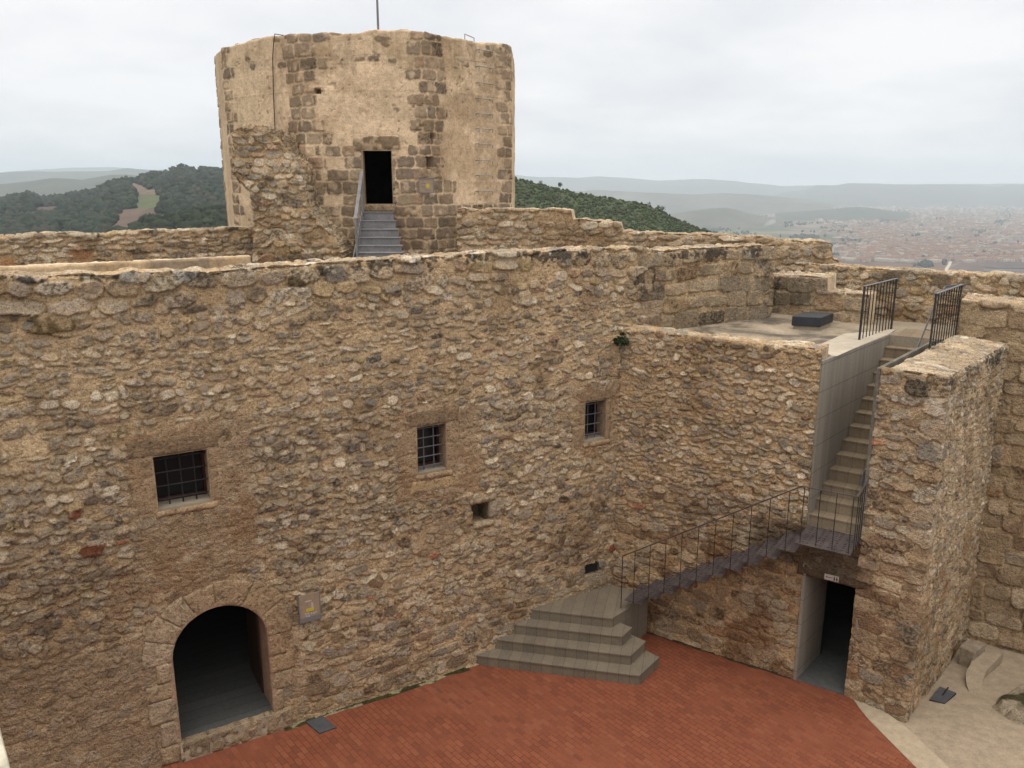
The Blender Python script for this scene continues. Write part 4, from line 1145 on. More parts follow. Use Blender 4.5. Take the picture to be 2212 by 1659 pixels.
# curtain wall stepping down from the tower
rng = np.random.RandomState(41)
pd_ = np.array([7.7, -1.3]); pd_ /= np.linalg.norm(pd_); pp0 = np.array([-.8, 19.5]) - pd_ * .5
def pu(x, y):
    P = on_plane(x, y, pp0, pd_); return float((P[:2] - pp0) @ pd_), P[2]
prof = [pu(*q) for q in ((1000, 452), (1030, 451), (1180, 452), (1234, 454), (1237, 475), (1330, 482), (1341, 486), (1345, 502), (1480, 506), (1580, 509), (1660, 515), (1796, 525), (1799, 558), (1812, 562), (1814, 583), (1840, 588))]
st = rows(0, 8.6, 5.5, 8.2, (.12, .2), (.18, .44), .02, .08, (.02, .05), (2, 2.8), 'rubble', rng)
def par_post(U, V, h, c, mask):
    k = (sstep(.45, .6, fbm(U, V, .5, 4, 81)))[..., None] * .45
    c = c * (1 - k) + np.array([.35, .24, .14]) * k
    zt = np.interp(U, [p[0] for p in prof], [p[1] for p in prof])
    return h, lichen(c, U, V, np.clip(1 - (zt - V) / .22, 0, 1) * .55 + .03, 83)
o = empty("curtain_wall", label="rubble wall stepping down from the tower towards the right", cat="stone wall")
wall("masonry", [pp0, pp0 + pd_ * (prof[-1][0] + .02)], 5.5, lambda u: np.interp(u, [p[0] for p in prof], [p[1] for p in prof]), .7, .021, st, o, 43, mortar=(.42, .31, .19), post=par_post, top_noise=.045, back=True)

# stepped ashlar ledges at the back of the terrace
rng = np.random.RandomState(51)
st = rows(0, 2.1, 5.4, 6.8, (.29, .33), (.34, .62), .03, .02, (.03, .05), (5, 9), 'ashlar', rng, .06, .01)
o = empty("stone_ledges", label="two stepped stone ledges at the back of the terrace", cat="stone wall")
wall("masonry", [np.array([5.44, 17.255]), np.array([5.44, 17.255]) + da * 2.02], 5.5, lambda u: 6.655 if u < 1.16 else (6.36 if u < 1.995 else 5.55), .75, .018, st, o, 53, mortar=(.40, .31, .20),
     post=lambda U, V, h, c, mask: (h, lichen(c, U, V, np.clip(1 - (6.66 - V) / .8, 0, 1) * .45 + .1, 55)), back=True, top_noise=.02)

# ------------------------------------------------------------------ skylight box, railings
P = [at_z(x, y, 5.83) for x, y in ((1709, 705), (1772, 708.3), (1799, 697.5))]
q = [p[:2] for p in P] + [(P[0] + P[2] - P[1])[:2]]
sk = empty("skylight_box", label="low black box on the stained terrace floor", cat="roof hatch")
ctr = sum(q) / 4
mb = MB(); mb.prism([ctr + (p - ctr) * .9 for p in q], 5.74, 5.85); mb.build("upstand", M['concrete'], sk)
mb = MB(); mb.prism(q, 5.845, 6.03); mb.build("lid", M['boxroof'], sk, .012)
def railing(x0, x1, z0_, z1_, ztop, n, label, extra=False):
    o = empty("railing", label=label, cat="railing", group="black railings at the top of the stair")
    a, b = np.array(x0, float), np.array(x1, float); t = (b - a) / np.linalg.norm(b - a)
    for p, z in ((a, z0_), (b, z1_)):
        m1 = MB(); m1.obox([p[0], p[1], (z + ztop) / 2 - .02], np.array([t[0], t[1], 0]) * .036, np.array([-t[1], t[0], 0]) * .009, Z3 * ((ztop - z) / 2 + .02)); m1.build("post", M['railpaint'], o)
    for i in range(1, n + 1):
        p = a + (b - a) * i / (n + 1); z = z0_ + (z1_ - z0_) * i / (n + 1)
        m1 = MB(); m1.tube([[*p, z - .01], [*p, ztop - .004]], .0095, 6); m1.build("baluster", M['railpaint'], o)
    m1 = MB(); m1.bar([*(a - t * .028), ztop], [*(b + t * .028), ztop], .05, .012)
    m1.build("top_rail", M['greyrail'], o)
    if extra:
        p = a + t * .05
        for zz in (ztop - .03, z0_ + .12):
            m1 = MB(); m1.bar([*p, zz], [*(p + np.array([.16, -.02]) * 1.4), zz], .012, .012); m1.build("wall_clip", M['railpaint'], o)
    return o
railing((6.323, 14.644), (7.458, 15.872), 5.745, 5.755, 6.725, 9, "black bar railing on the terrace left of the stair head")
railing((7.151, 13.735), (8.270, 15.02), 5.755, 5.775, 6.71, 9, "black bar railing on the pier right of the stair head", True)

# ------------------------------------------------------------------ metal stair and landing on the terrace wall
ms = empty("metal_stair", label="dark perforated steel steps with thin railing climbing along the terrace wall", cat="stairs")
def plate(name, O, U_, V_, w, l, th, holes, parent):
    """flat plate with real round-ish holes: holes = list of (s,t) centres in metres"""
    bm = bmesh.new(); cell = .0245
    nu_, nv_ = int(w / cell), int(l / cell); cu_, cv_ = w / nu_, l / nv_
    hs = {(int(s / cu_), int(t / cv_)) for s, t in holes}
    vs = {}
    def gv(i, j):
        if (i, j) not in vs: vs[(i, j)] = bm.verts.new(np.array(O) + np.array(U_) * i * cu_ + np.array(V_) * j * cv_)
        return vs[(i, j)]
    fs = []
    for i in range(nu_):
        for j in range(nv_):
            if (i, j) in hs: continue
            fs.append(bm.faces.new([gv(i, j), gv(i + 1, j), gv(i + 1, j + 1), gv(i, j + 1)]))
    r = bmesh.ops.extrude_face_region(bm, geom=fs)
    for e in r['geom']:
        if isinstance(e, bmesh.types.BMVert): e.co.z -= th
    bmesh.ops.recalc_face_normals(bm, faces=bm.faces)
    me = bpy.data.meshes.new(name); bm.to_mesh(me); bm.free(); me.materials.append(M['steel'])
    return link(bpy.data.objects.new(name, me), parent)
LZ = 2.92
PZ = .80
la, lb = an(3.60, LZ, .0), an(4.43, LZ, .0)       # landing edge along the wall
depth = .80
# stair treads: from the landing down along the wall towards the platform
N_T = 10; tr_rise = (LZ - .80) / 11.0; 
u_start, u_end = 3.585, .66
trun = (u_start - u_end) / N_T
hp = []
for r_ in range(3):
    for j in range(9):
        hp += [(.045 + r_ * .10, .06 + j * .082), (.070 + r_ * .10, .06 + j * .082)]
for i in range(N_T):
    u1 = u_start - i * trun
    z = LZ - (i + 1) * tr_rise
    O = an(u1 - trun - .035, z, .03)
    plate("tread", O, da3, na3, trun + .045, depth - .05, .008, hp, ms)
hl = []
for c_ in range(4):
    for k_ in range(2):
        for j in range(9): hl += [(.075 + c_ * .20 + k_ * .075, .05 + j * .082 + (.025 if k_ else 0)), (.10 + c_ * .20 + k_ * .075, .05 + j * .082 + (.025 if k_ else 0))]
plate("landing_plate", an(3.59, LZ, .0), da3, na3, .845, depth + .03, .010, hl, ms)
mb = MB()
p, q = an(3.60, LZ - .03, .03), an(3.60 - N_T * trun - .02, LZ - .03 - (N_T + .2) * tr_rise, .03)
mb.bar(p - Z3 * .03, q - Z3 * .03, .012, .05); mb.bar(an(3.6, LZ - .06, .03), an(4.42, LZ - .06, .03), .012, .08)
mb.build("wall_stringer", M['steel'], ms)
mb = MB()
for u_ in (3.7, 4.36): mb.bar(an(u_, LZ - .035, .0), an(u_, LZ - .035, depth), .02, .04)
mb.build("landing_bracket", M['steel'], ms)
ro = depth - .02
rail_h = .97
post_u = .56
bot = an(post_u, PZ + .004, ro); top = an(post_u, PZ + 1.06, ro)
m1 = MB(); m1.bar(bot, top, .035, .012); m1.build("newel_post", M['iron'], ms)
rl = [top, an(3.62, LZ + rail_h - .02, ro), an(4.44, LZ + rail_h - .02, ro), an(4.44, LZ + rail_h + .0, .03)]
m1 = MB()
m1.bar(rl[0], rl[1], .014, .022); m1.bar(rl[1], rl[2], .03, .012); m1.bar(rl[2], rl[3], .03, .012)
m1.build("handrail", M['steel'], ms)
slope = (rl[1][2] - rl[0][2]) / (3.62 - post_u)
for i in range(N_T):
    u_ = u_start - (i + .5) * trun
    z = LZ - (i + 1) * tr_rise
    zt_ = rl[0][2] + (u_ - post_u) * slope
    m1 = MB(); m1.tube([an(u_, z - .01, ro), an(u_, zt_, ro)], .0065, 6); m1.build("baluster", M['iron'], ms)
for i in range(4):
    u_ = 3.66 + i * .245
    m1 = MB(); m1.tube([an(u_, LZ - .01, ro), an(u_, LZ + rail_h - .02, ro)], .0065, 6); m1.build("baluster", M['iron'], ms)
for i in range(4):
    o_ = ro - .14 - i * .17
    m1 = MB(); m1.tube([an(4.44, LZ - .01, o_), an(4.44, LZ + rail_h - .01, o_)], .0065, 6); m1.build("baluster", M['iron'], ms)

# ------------------------------------------------------------------ tiled platform with four steps in the inner corner
pf = empty("stepped_platform", label="corner platform of grey brown tiles with four broad steps", cat="steps")
ef = np.array([.972, -.235])
ptile = tile_mat("platform_tiles", (.175, .15, .116), ef, .196, .0035)
inner = np.array([2.0, 14.8])
tops = [(.20, (1013, 1412.7), (1380, 1458), (1423.8, 1418.4)), (.40, (1052.5, 1377.8), (1361.7, 1415), (1394.5, 1384.5)),
        (.60, (1093, 1346), (1343.7, 1373.5), (1364, 1355)), (.80, (1130.4, 1313.4), (1321.5, 1334.5), None)]
frp = at_z(1321.5, 1334.5, .80)[:2]; side_end = np.array([2.625, 14.32])
sd = (side_end - frp) / np.linalg.norm(side_end - frp); sn = np.array([sd[1], -sd[0]])
for z, L_, C_, E_ in tops:
    l = at_z(*L_, z)[:2]; c = at_z(*C_, z)[:2]
    l = l + (l - c) / np.linalg.norm(l - c) * .10           # run into the wall
    if E_ is None:
        poly = [l, c, side_end, inner + np.array([.1, .12])]
    else:
        e = at_z(*E_, z)[:2]
        k = frp + sd * max(.05, float((e - frp) @ sd)) * .98 - sn * .05
        poly = [l, c, e, k, inner * .6 + frp * .4, A0 + dm * ((l - A0) @ dm + .5) - nm * .12]
    mb = MB()
    g = [np.array(p) for p in poly]
    mb.prism(g, z - .20 if z > .3 else -.02, z - .032)
    # tread slab with a small nosing
    f = ef_n = np.array([-ef[1], ef[0]]) * -1
    g2 = [p.copy() for p in g]
    g2[0] = g2[0] + f * .012; g2[1] = g2[1] + f * .012 + sn * .012
    if E_ is not None: g2[2] = g2[2] + sn * .012
    mb.prism(g2, z - .0315, z)
    if E_ is None:
        mb.prism([frp, side_end, inner, frp - sn * .5], -.02, z - .2005)
    mb.build("step" if E_ is not None else "platform_top", ptile, pf, .004)
# ------------------------------------------------------------------ courtyard ground
def sheet(name, poly, z, mat, parent=None, **kw):
    mb = MB(); mb.add([(p[0], p[1], z) for p in poly], [list(range(len(poly)))])
    o = mb.build(name, mat, parent); return tag(o, **kw) if kw else o
pav = [(-10, 2), (7.4, 2), (7.0, 7), (6.065, 10.53), (5.83, 11.66), (5.80, 12.0), (5.80, 12.30)] + [tuple(CORNER + da * .3 - na * .1), tuple(CORNER - nm * .2)] + [tuple(A0 + dm * -5.5 - nm * .15)]
sheet("courtyard_paving", pav, 0.0, M['brick'], kind='structure')
def pathz(x, y):
    t = np.clip((y - 10.8) / 3.7, 0, 1)
    return -.012 - .27 * t * t * (3 - 2 * t)
sheet("concrete_kerb", [(5.80, 12.30), (5.80, 12.0), (5.83, 11.66), (6.065, 10.53), (7.0, 7), (7.4, 2), (8.0, 2), (7.5, 7), (6.56, 10.53), (6.36, 11.45), (6.2, 11.85), (5.9, 12.25)], 0.004, M['kerb'], kind='structure')
gx, gy = np.meshgrid(np.linspace(5.6, 15, 60), np.linspace(1.5, 15.5, 80))
gz = pathz(gx, gy) + .015 * (fbm(gx, gy, .9, 3, 5) - .5)
gz = np.minimum(gz, -.006)
grid_mesh("concrete_path", np.stack([gx, gy, gz], -1), np.ones(gx.shape + (3,)) * .4, M['path'])
bpy.data.objects["concrete_path"]['kind'] = 'structure'

def hatch_plate(q, z, label, mat, handle=False):
    o = empty("floor_hatch", label=label, cat="hatch")
    P = [at_z(x, y, z)[:2] for x, y in q]
    c = sum(P) / 4
    mb = MB(); mb.prism(P, z - .03, z + .004); mb.build("frame", M['iron'], o)
    mb = MB(); mb.prism([c + (p - c) * .955 for p in P], z, z + .012); mb.build("cover", mat, o, .003)
    if handle:
        a = c; b = (P[2] + P[1]) / 2
        mb = MB(); mb.bar([*a, z + .016], [*(a + (P[1] - P[0]) * .55), z + .022], .02, .01); mb.build("handle", M['iron'], o)
hatch_plate(((659, 1560), (690, 1585.5), (728, 1572.5), (697, 1547)), .003, "grey metal hatch set in the red brick paving", M['hatch'])
hatch_plate(((2007, 1512), (2030, 1483), (2066, 1497), (2041, 1521)), float(pathz(7.3, 12.3)) + .012, "dark metal hatch set in the concrete path beside the pier", M['hatch'], True)

# curved kerb, block of stone, rock outcrop
kx = [(2133, 1405), (2150, 1432), (2131, 1450), (2123, 1473), (2123.6, 1505), (2137, 1530)]
kl = [(2105, 1412), (2096, 1437), (2087, 1452), (2090, 1478), (2106, 1503), (2124, 1530)]
zk = -.08
mb = MB()
Rr = [at_z(*q, zk)[:2] for q in [(2167, 1414)] + kx[1:]]; Ll = [at_z(*q, zk)[:2] for q in kl]
def catmull(P, n):
    P = [2 * P[0] - P[1]] + list(P) + [2 * P[-1] - P[-2]]; out = []
    for i in range(1, len(P) - 2):
        for k in range(n):
            t = k / n; out.append(.5 * (2 * P[i] + (P[i + 1] - P[i - 1]) * t + (2 * P[i - 1] - 5 * P[i] + 4 * P[i + 1] - P[i + 2]) * t * t + (3 * P[i] - P[i - 1] - 3 * P[i + 1] + P[i + 2]) * t ** 3))
    return out + [P[-2]]
Lc, Rc = catmull(Ll, 8), catmull(Rr, 8); nk = len(Lc)
zz = [zk + .035 - .17 * (i / (nk - 1)) ** 1.5 for i in range(nk)]
vs = [(*p, z) for p, z in zip(Lc, zz)] + [(*p, z + .02) for p, z in zip(Rc, zz)] + [(*p, -.6) for p in Lc] + [(*p, -.6) for p in Rc]
fs = []
for i in range(nk - 1):
    fs += [[i, i + 1, nk + i + 1, nk + i][::-1], [nk + i, nk + i + 1, 3 * nk + i + 1, 3 * nk + i][::-1], [i, i + 1, 2 * nk + i + 1, 2 * nk + i]]
fs += [[0, nk, 3 * nk, 2 * nk][::-1], [nk - 1, 2 * nk - 1, 4 * nk - 1, 3 * nk - 1]]
mb.add(vs, fs)
tag(mb.build("curved_kerb", M['path'], None), "curved raised concrete kerb at the foot of the side wall", "kerb")
P = [at_z(x, y, .12)[:2] for x, y in ((2074, 1397), (2105, 1409.5), (2131, 1390), (2090, 1379))]
bm_ = MB(); bm_.prism(P, -.35, .12)
o = bm_.build("stone_block", plain_mat("grey_stone_block", (.26, .215, .16), .95, 0, 14, .25, .7, .02), None, .02)
tag(o, "grey squared stone block at the foot of the pier", "stone block")
# rock outcrop with moss
rx, ry = np.meshgrid(np.linspace(7.85, 10.6, 110), np.linspace(10.9, 13.4, 100))
def inside_poly(x, y, poly):
    r = np.zeros(x.shape, bool); j = len(poly) - 1
    for i in range(len(poly)):
        xi, yi = poly[i]; xj, yj = poly[j]
        c = ((yi > y) != (yj > y)) & (x < (xj - xi) * (y - yi) / (yj - yi + 1e-12) + xi)
        r ^= c; j = i
    return r
bed = [at_z(x, y, -.1)[:2] for x, y in ((2136, 1526), (2150, 1500), (2185, 1483), (2230, 1465), (2420, 1450), (2430, 1640), (2260, 1590), (2212, 1578), (2178, 1563), (2150, 1546))]
wx = rx + .10 * (fbm(rx, ry, .3, 3, 2) - .5); wy = ry + .10 * (fbm(rx, ry, .3, 3, 5) - .5)
dist = np.full(rx.shape, 1e9)
for i in range(len(bed)):
    a, b = np.array(bed[i]), np.array(bed[(i + 1) % len(bed)]); ab = b - a
    t = np.clip(((wx - a[0]) * ab[0] + (wy - a[1]) * ab[1]) / (ab @ ab), 0, 1)
    dist = np.minimum(dist, np.hypot(wx - a[0] - t * ab[0], wy - a[1] - t * ab[1]))
ins = inside_poly(wx, wy, bed); sd_ = np.where(ins, dist, -dist)
rz = pathz(rx, ry) - .05 + .19 * sstep(0, .16, sd_) * (.35 + 1.1 * fbm(rx, ry, .5, 4, 7)) + .10 * sstep(.5, .62, fbm(rx, ry, .45, 3, 3)) * sstep(0, .1, sd_)
moss = sstep(.40, .58, fbm(rx, ry, .38, 4, 4))[..., None] * sstep(.04, .12, sd_)[..., None]
k = (.75 + .5 * fbm(rx, ry, .07, 3, 6))[..., None]
rc = (np.array([.33, .285, .22]) * (1 - moss) + np.array([.062, .058, .026]) * moss) * k
keep = (sd_ > -.02)[:-1, :-1]
o = grid_mesh("rock_outcrop", np.stack([rx, ry, rz], -1), rc, M['stone'], None, keep)
tag(o, "mossy bare rock showing through the concrete path", "rock")
# moss along the foot of the courtyard wall
mu, mo_ = np.meshgrid(np.linspace(1.85, 5.2, 220), np.linspace(0, 1, 8))
wid = .05 + .10 * fbm(mu, mu * 0, .35, 3, 3)
P = A0[None, None] + dm[None, None] * mu[..., None] + nm[None, None] * (mo_ * wid - .01)[..., None]
mz = .004 + .02 * fbm(mu, mo_, .08, 3, 4) * (1 - mo_)
mc = np.array([.05, .05, .022])[None, None] * (.6 + .8 * fbm(mu, mo_ * .2, .06, 3, 8))[..., None]
lime = sstep(.55, .63, fbm(mu, mo_ * .2, .25, 3, 6))[..., None]; mc = mc * (1 - lime) + np.array([.33, .30, .2]) * lime
o = grid_mesh("moss_strip", np.concatenate([P, mz[..., None]], -1), mc, M['stone']); o['kind'] = 'stuff'; o['label'] = "green moss along the foot of the courtyard wall"

# viewpoint parapet below the camera, its corner just enters the picture
e0_, e1_ = at_z(0, 1570, 6.5)[:2], at_z(23, 1659, 6.5)[:2]
t_ = (e1_ - e0_) / np.linalg.norm(e1_ - e0_); n_ = np.array([t_[1], -t_[0]])
pts = [e0_ - t_ * .55, e1_ + t_ * 1.2, e1_ + t_ * 1.2 + n_ * .5, e0_ - t_ * .55 + n_ * .5]
o = MB(); o.prism(pts, 5.4, 6.5)
tag(o.build("parapet_coping", plain_mat("pale_lime_coping", (.44, .42, .34), .95, 0, 16, .25, .6, .01), None, .015), "pale stone coping entering at the lower left corner", "coping")

# ------------------------------------------------------------------ upper ward: floor, tower, ruined stump, parapets
up = [tuple(A0 + dm * -9 - nm * .7), tuple(A0 + dm * 12.6 - nm * .7), (6.5, 18.2), (0, 30), (-18, 30), (-22, 12)]
sheet("upper_ward_ground", up, 6.45, M['terrace'], kind='structure')

T_ = lambda x, Y: at_y(x, 300, Y)[:2]
tw = [np.array([-6.6, 27.4]), T_(477, 24.0), T_(494, 22.0), T_(660, 20.0), T_(925, 20.0), T_(1104, 22.0), T_(1112, 24.6), np.array([-1.2, 27.4]), np.array([-6.6, 27.4])]
cumt = np.r_[0, np.cumsum([np.linalg.norm(tw[i + 1] - tw[i]) for i in range(len(tw) - 1)])]
TZ = 6.3; TT = 11.88
rng = np.random.RandomState(61)
u2, u3, u4, u5, u6 = cumt[2], cumt[3], cumt[4], cumt[5], cumt[6]
st = []
def course(u0, u1, z, h, wmin, wmax, amp=(.008, .022), p=(5, 9), drop=0, pal='quoin'):
    u = u0; out = []
    while u < u1 - .06:
        w = min(rng.uniform(wmin, wmax), u1 - u)
        if rng.rand() >= drop:
            out.append((u + w / 2, z + h / 2, w / 2 - .012, h / 2 - .012, rng.uniform(*p), rng.uniform(*amp), rng.normal(0, .008), *pick(pal, rng, 1)[0]))
        u += w
    return out
z = TZ; k = 0
while z < 11.75:
    h_ = rng.uniform(.25, .33); k += 1
    for uc, wl, wr in ((u2, .10, .36), (u3, .55, .45), (u4, .36, .50), (u5, .42, .22), (cumt[1], .2, .2)):
        a = wl * rng.uniform(.75, 1.2) + (.10 if k % 2 else -.06); b = wr * rng.uniform(.75, 1.2) + (-.06 if k % 2 else .10)
        if uc == u4 and z < 8.6: b += .35
        if uc == u3 and z < 8.6: a += .6
        st += course(uc - a, uc + b, z, h_, .26, .5, drop=.04)
    if z < 9.35:
        st += course(u3 + .45, u4 - .30, z, h_, .26, .55, drop=.03, pal='quoin')
    if z < 7.75:
        st += course(u4 + .5, u5 - .2, z, h_, .26, .55, pal='quoin')
    z += h_
def tz(px, py, Y): return at_y(px, py, Y)
du_front = lambda px: u3 + (at_y(px, 380, 20.0)[0] - tw[3][0])
DZ0, DZ1 = at_y(815, 441, 20)[2], at_y(815, 325, 20)[2]
DU0, DU1 = du_front(785), du_front(847)
# crumbled stones showing through the plaster along the top
st += [q for q in rows(u2, u5, 11.2, 11.95, (.11, .2), (.15, .42), .02, .72, (.006, .02), (1.8, 3.4), 'quoin', rng, .3, .15) if min(abs(q[0] - u3), abs(q[0] - u4)) > .55]
# lintel
st = [s for s in st if not (DU0 - .28 < s[0] < DU1 + .28 and DZ1 - .05 < s[1] < DZ1 + .3)]
st.append(((DU0 + DU1) / 2, DZ1 + .16, (DU1 - DU0) / 2 + .24, .16, 7, .03, 0, .20, .15, .10))
NICH = [(du_front(689), du_front(703), at_y(0, 202, 20)[2], at_y(0, 191, 20)[2]), (du_front(933), du_front(947), at_y(0, 300, 20)[2], at_y(0, 287, 20)[2]),
        (du_front(920), du_front(938), at_y(0, 365, 20)[2], at_y(0, 338, 20)[2])]
def tower_post(U, V, h, c, mask):
    # cast plaster lifts: faint ridges and different tones
    lifts = [8.55, 9.35, 10.05, 10.62, 11.2]
    pm = (1 - mask)
    tone = np.ones_like(V)
    for i, z_ in enumerate(lifts):
        wv = V + .03 * (fbm(U, V * 0 + i, .5, 3, i) - .5)
        h = h + pm * .006 * sstep(-.015, .0, wv - z_) * (1 - sstep(.0, .03, wv - z_))
        tone = np.where(wv > z_, [1.0, 1.03, .97, 1.02, .92][i], tone)
    c = c * (1 - pm[..., None]) + c * tone[..., None] * pm[..., None]
    k = (sstep(.50, .66, fbm(U, V, .8, 4, 91)) * pm)[..., None] * .55
    c = c * (1 - k) + np.array([.36, .265, .165]) * k
    kk = (sstep(.55, .7, fbm(U * 3, V * .6, .5, 4, 92)) * pm * sstep(9.6, 11.6, V))[..., None] * .45
    c = c * (1 - kk) + np.array([.27, .21, .145]) * kk
    left = (sstep(u3 + .1, u2, U) * pm)[..., None] * .5        # paler, greyer render on the left faces
    c = c * (1 - left) + np.array([.43, .355, .245]) * left
    pits = sstep(.77, .82, fbm(U, V, .09, 2, 94)) * sstep(.5, .6, fbm(U, V, .9, 2, 97))
    h = h - pits * .02; c = c * (1 - .3 * pits[..., None])
    w = np.clip(1 - (TT - V) / .5, 0, 1) * .5 + .04 + mask * .10
    c = lichen(c, U, V, w, 95, dark=(.10, .08, .06), pale=(.46, .40, .31))
    for a, b, z0, z1 in NICH:
        m = patch_mask(U, V, a, b, z0, z1, .02, 3, .012)
        h = h - m * .28
    f = sstep(.0, .1, np.maximum(np.maximum(DU0 - U, U - DU1), np.maximum(DZ0 - V, V - DZ1)))
    return h * (.3 + .7 * f), c
tower = empty("octagonal_tower", label="eight sided stone and plaster tower with a dark doorway", cat="tower")
def tower_top(u): return TT + .10 * math.sin(u * 1.7 + 1) * .3
wall("masonry", tw, TZ, tower_top, .75, .0215, st, tower, 63, mortar=(.47, .36, .245), post=tower_post, top_noise=.04, edge=.06, mort_rough=.006, warp=.03, zback=10.4, mat='tower_mat', dirt=.05,
     hole=lambda U, V: (U > DU0) & (U < DU1) & (V > DZ0) & (V < DZ1))
sheet("roof_deck", [tuple(p) for p in tw[:-1]], 11.4, M['terrace'], tower)
dw = empty("doorway"); dw.parent = tower
mb = MB()
x0, x1 = at_y(785, 380, 20)[0], at_y(847, 380, 20)[0]
for xx, s_ in ((x0 - .03, 0), (x1 + .03, 0)): mb.obox([xx, 20.12, (DZ0 + DZ1) / 2], [.034, 0, 0], [0, .12, 0], [0, 0, (DZ1 - DZ0) / 2 + .05])
mb.obox([(x0 + x1) / 2, 20.12, DZ1 + .03], [.40, 0, 0], [0, .115, 0], [0, 0, .034]); mb.obox([(x0 + x1) / 2, 20.12, DZ0 - .03], [.40, 0, 0], [0, .12, 0], [0, 0, .034])
mb.build("door_reveal", plain_mat("tower_door_stone", (.27, .2, .13), .95, 0, 14, .25, .5, .01), dw)
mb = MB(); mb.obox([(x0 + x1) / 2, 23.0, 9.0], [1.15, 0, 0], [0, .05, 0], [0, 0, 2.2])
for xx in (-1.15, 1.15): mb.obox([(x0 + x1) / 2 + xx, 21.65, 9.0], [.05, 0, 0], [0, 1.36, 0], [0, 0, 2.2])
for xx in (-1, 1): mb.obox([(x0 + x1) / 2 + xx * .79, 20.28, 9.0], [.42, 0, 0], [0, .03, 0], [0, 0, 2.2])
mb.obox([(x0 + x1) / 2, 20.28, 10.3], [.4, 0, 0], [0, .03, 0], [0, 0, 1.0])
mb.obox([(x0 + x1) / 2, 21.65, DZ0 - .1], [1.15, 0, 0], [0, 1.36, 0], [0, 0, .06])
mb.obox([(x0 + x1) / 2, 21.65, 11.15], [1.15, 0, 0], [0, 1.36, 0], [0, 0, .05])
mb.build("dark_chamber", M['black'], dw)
B = Blocks()
B.add([(x0 + x1) / 2, 19.99, DZ0 - .09], [.40, 0, 0], [0, -.05, 0], [0, 0, .085], (.28, .215, .145), .02); B.build("door_sill", dw)

# tower plaque
pq = empty("wall_plaque", label="small square plaque beside the tower doorway", cat="plaque")
c0 = at_y(921, 401, 19.93)
mb = MB(); mb.obox(c0, [.175, 0, 0], [0, .008, 0], [0, 0, .165]); mb.build("panel", M['plaque'], pq, .003)
mb = MB()
for s_ in (-1, 1):
    mb.obox(c0 + np.array([s_ * .175, 0, 0]), [.008, 0, 0], [0, .02, 0], [0, 0, .17]); mb.obox(c0 + np.array([0, 0, s_ * .162]), [.167, 0, 0], [0, .019, 0], [0, 0, .008])
mb.build("frame", M['plaque_grey'], pq)
mb = MB(); ring = [c0 + np.array([.03 + .05 * math.cos(t * PI / 6), -.010, .0 + .05 * math.sin(t * PI / 6)]) for t in range(12)]; mb.add(ring, [list(range(12))]); mb.build("yellow_disc", M['plaque_yellow'], pq)
mb = MB()
for i, w_ in enumerate((.09, .07, .1)):
    mb = MB(); mb.obox(c0 + np.array([-.07 if i < 2 else .02, -.0105, [.05, -.02, -.1][i]]), [w_ * .6, 0, 0], [0, .001, 0], [0, 0, .007]); mb.build("printed_line", M['plaque_grey'], pq)
for s_ in (-1, 1):
    mb = MB(); mb.tube([c0 + np.array([s_ * .14, 0, .12]), c0 + np.array([s_ * .14, .12, .12])], .01, 6); mb.build("bracket", M['plaque_grey'], pq)

# iron rungs up the right face, hoop on the top
f5 = tw[5] - tw[4]; f5 /= np.linalg.norm(f5); n5 = np.array([f5[1], -f5[0]])
rg = empty("rung_ladder", label="column of grey iron rungs up the right face of the tower", cat="ladder")
for y_ in (108, 144, 179, 213, 245.6, 278, 311, 346.5, 379, 413):
    a, b = (on_plane(x_, y_, tw[4], f5) for x_ in (1027.5, 1057))
    b[2] = a[2]
    o3 = np.array([*n5, 0]) * .13; w3 = np.array([*n5, 0]) * -.08
    mb = MB(); mb.tube([a + w3, a + o3, b + o3, b + w3], .013, 6)
    for q in (a, b): mb.tube([q + o3, q + o3 * .9 - Z3 * .09], .011, 5)
    mb.build("rung", M['galv'], rg)
mb = MB(); a = at_y(1004, 80, 21.4); b = at_y(1024, 82, 21.7); a[2] = 11.8; b[2] = 11.8
mb.tube([a, [a[0], a[1], 12.06], [b[0], b[1], 12.02], [b[0], b[1], 11.74]], .014, 6); mb.build("grab_rail", M['galv'], rg)

# flagpole, lightning cable
p = at_y(816.5, 50, 22.6)
fp = empty("flagpole", label="slim grey metal pole rising from the top of the tower", cat="pole")
mb = MB(); mb.tube([[p[0], p[1], 11.4], [p[0], p[1], 14.0], [p[0], p[1], 16.5]], [.032, .026, .02], 8); mb.build("pole", M['greystep'], fp)
mb = MB(); mb.tube([[p[0], p[1], 11.4], [p[0], p[1], 11.46]], .12, 10); mb.build("base", M['greystep'], fp)
f3 = tw[3] - tw[2]; f3 /= np.linalg.norm(f3); n3 = np.array([f3[1], -f3[0], 0])
pts = []
for x_, y_ in ((597, 74), (594, 100), (592.5, 125), (594, 200), (597, 270), (598.5, 305), (600, 345)):
    pts.append(on_plane(x_, y_, tw[2], f3) + n3 * .045)
mb = MB(); mb.tube([pts[0] - n3 * .3] + pts, .012, 6)
tag(mb.build("lightning_cable", M['cable']), "thin dark cable hanging down the left face of the tower", "cable")

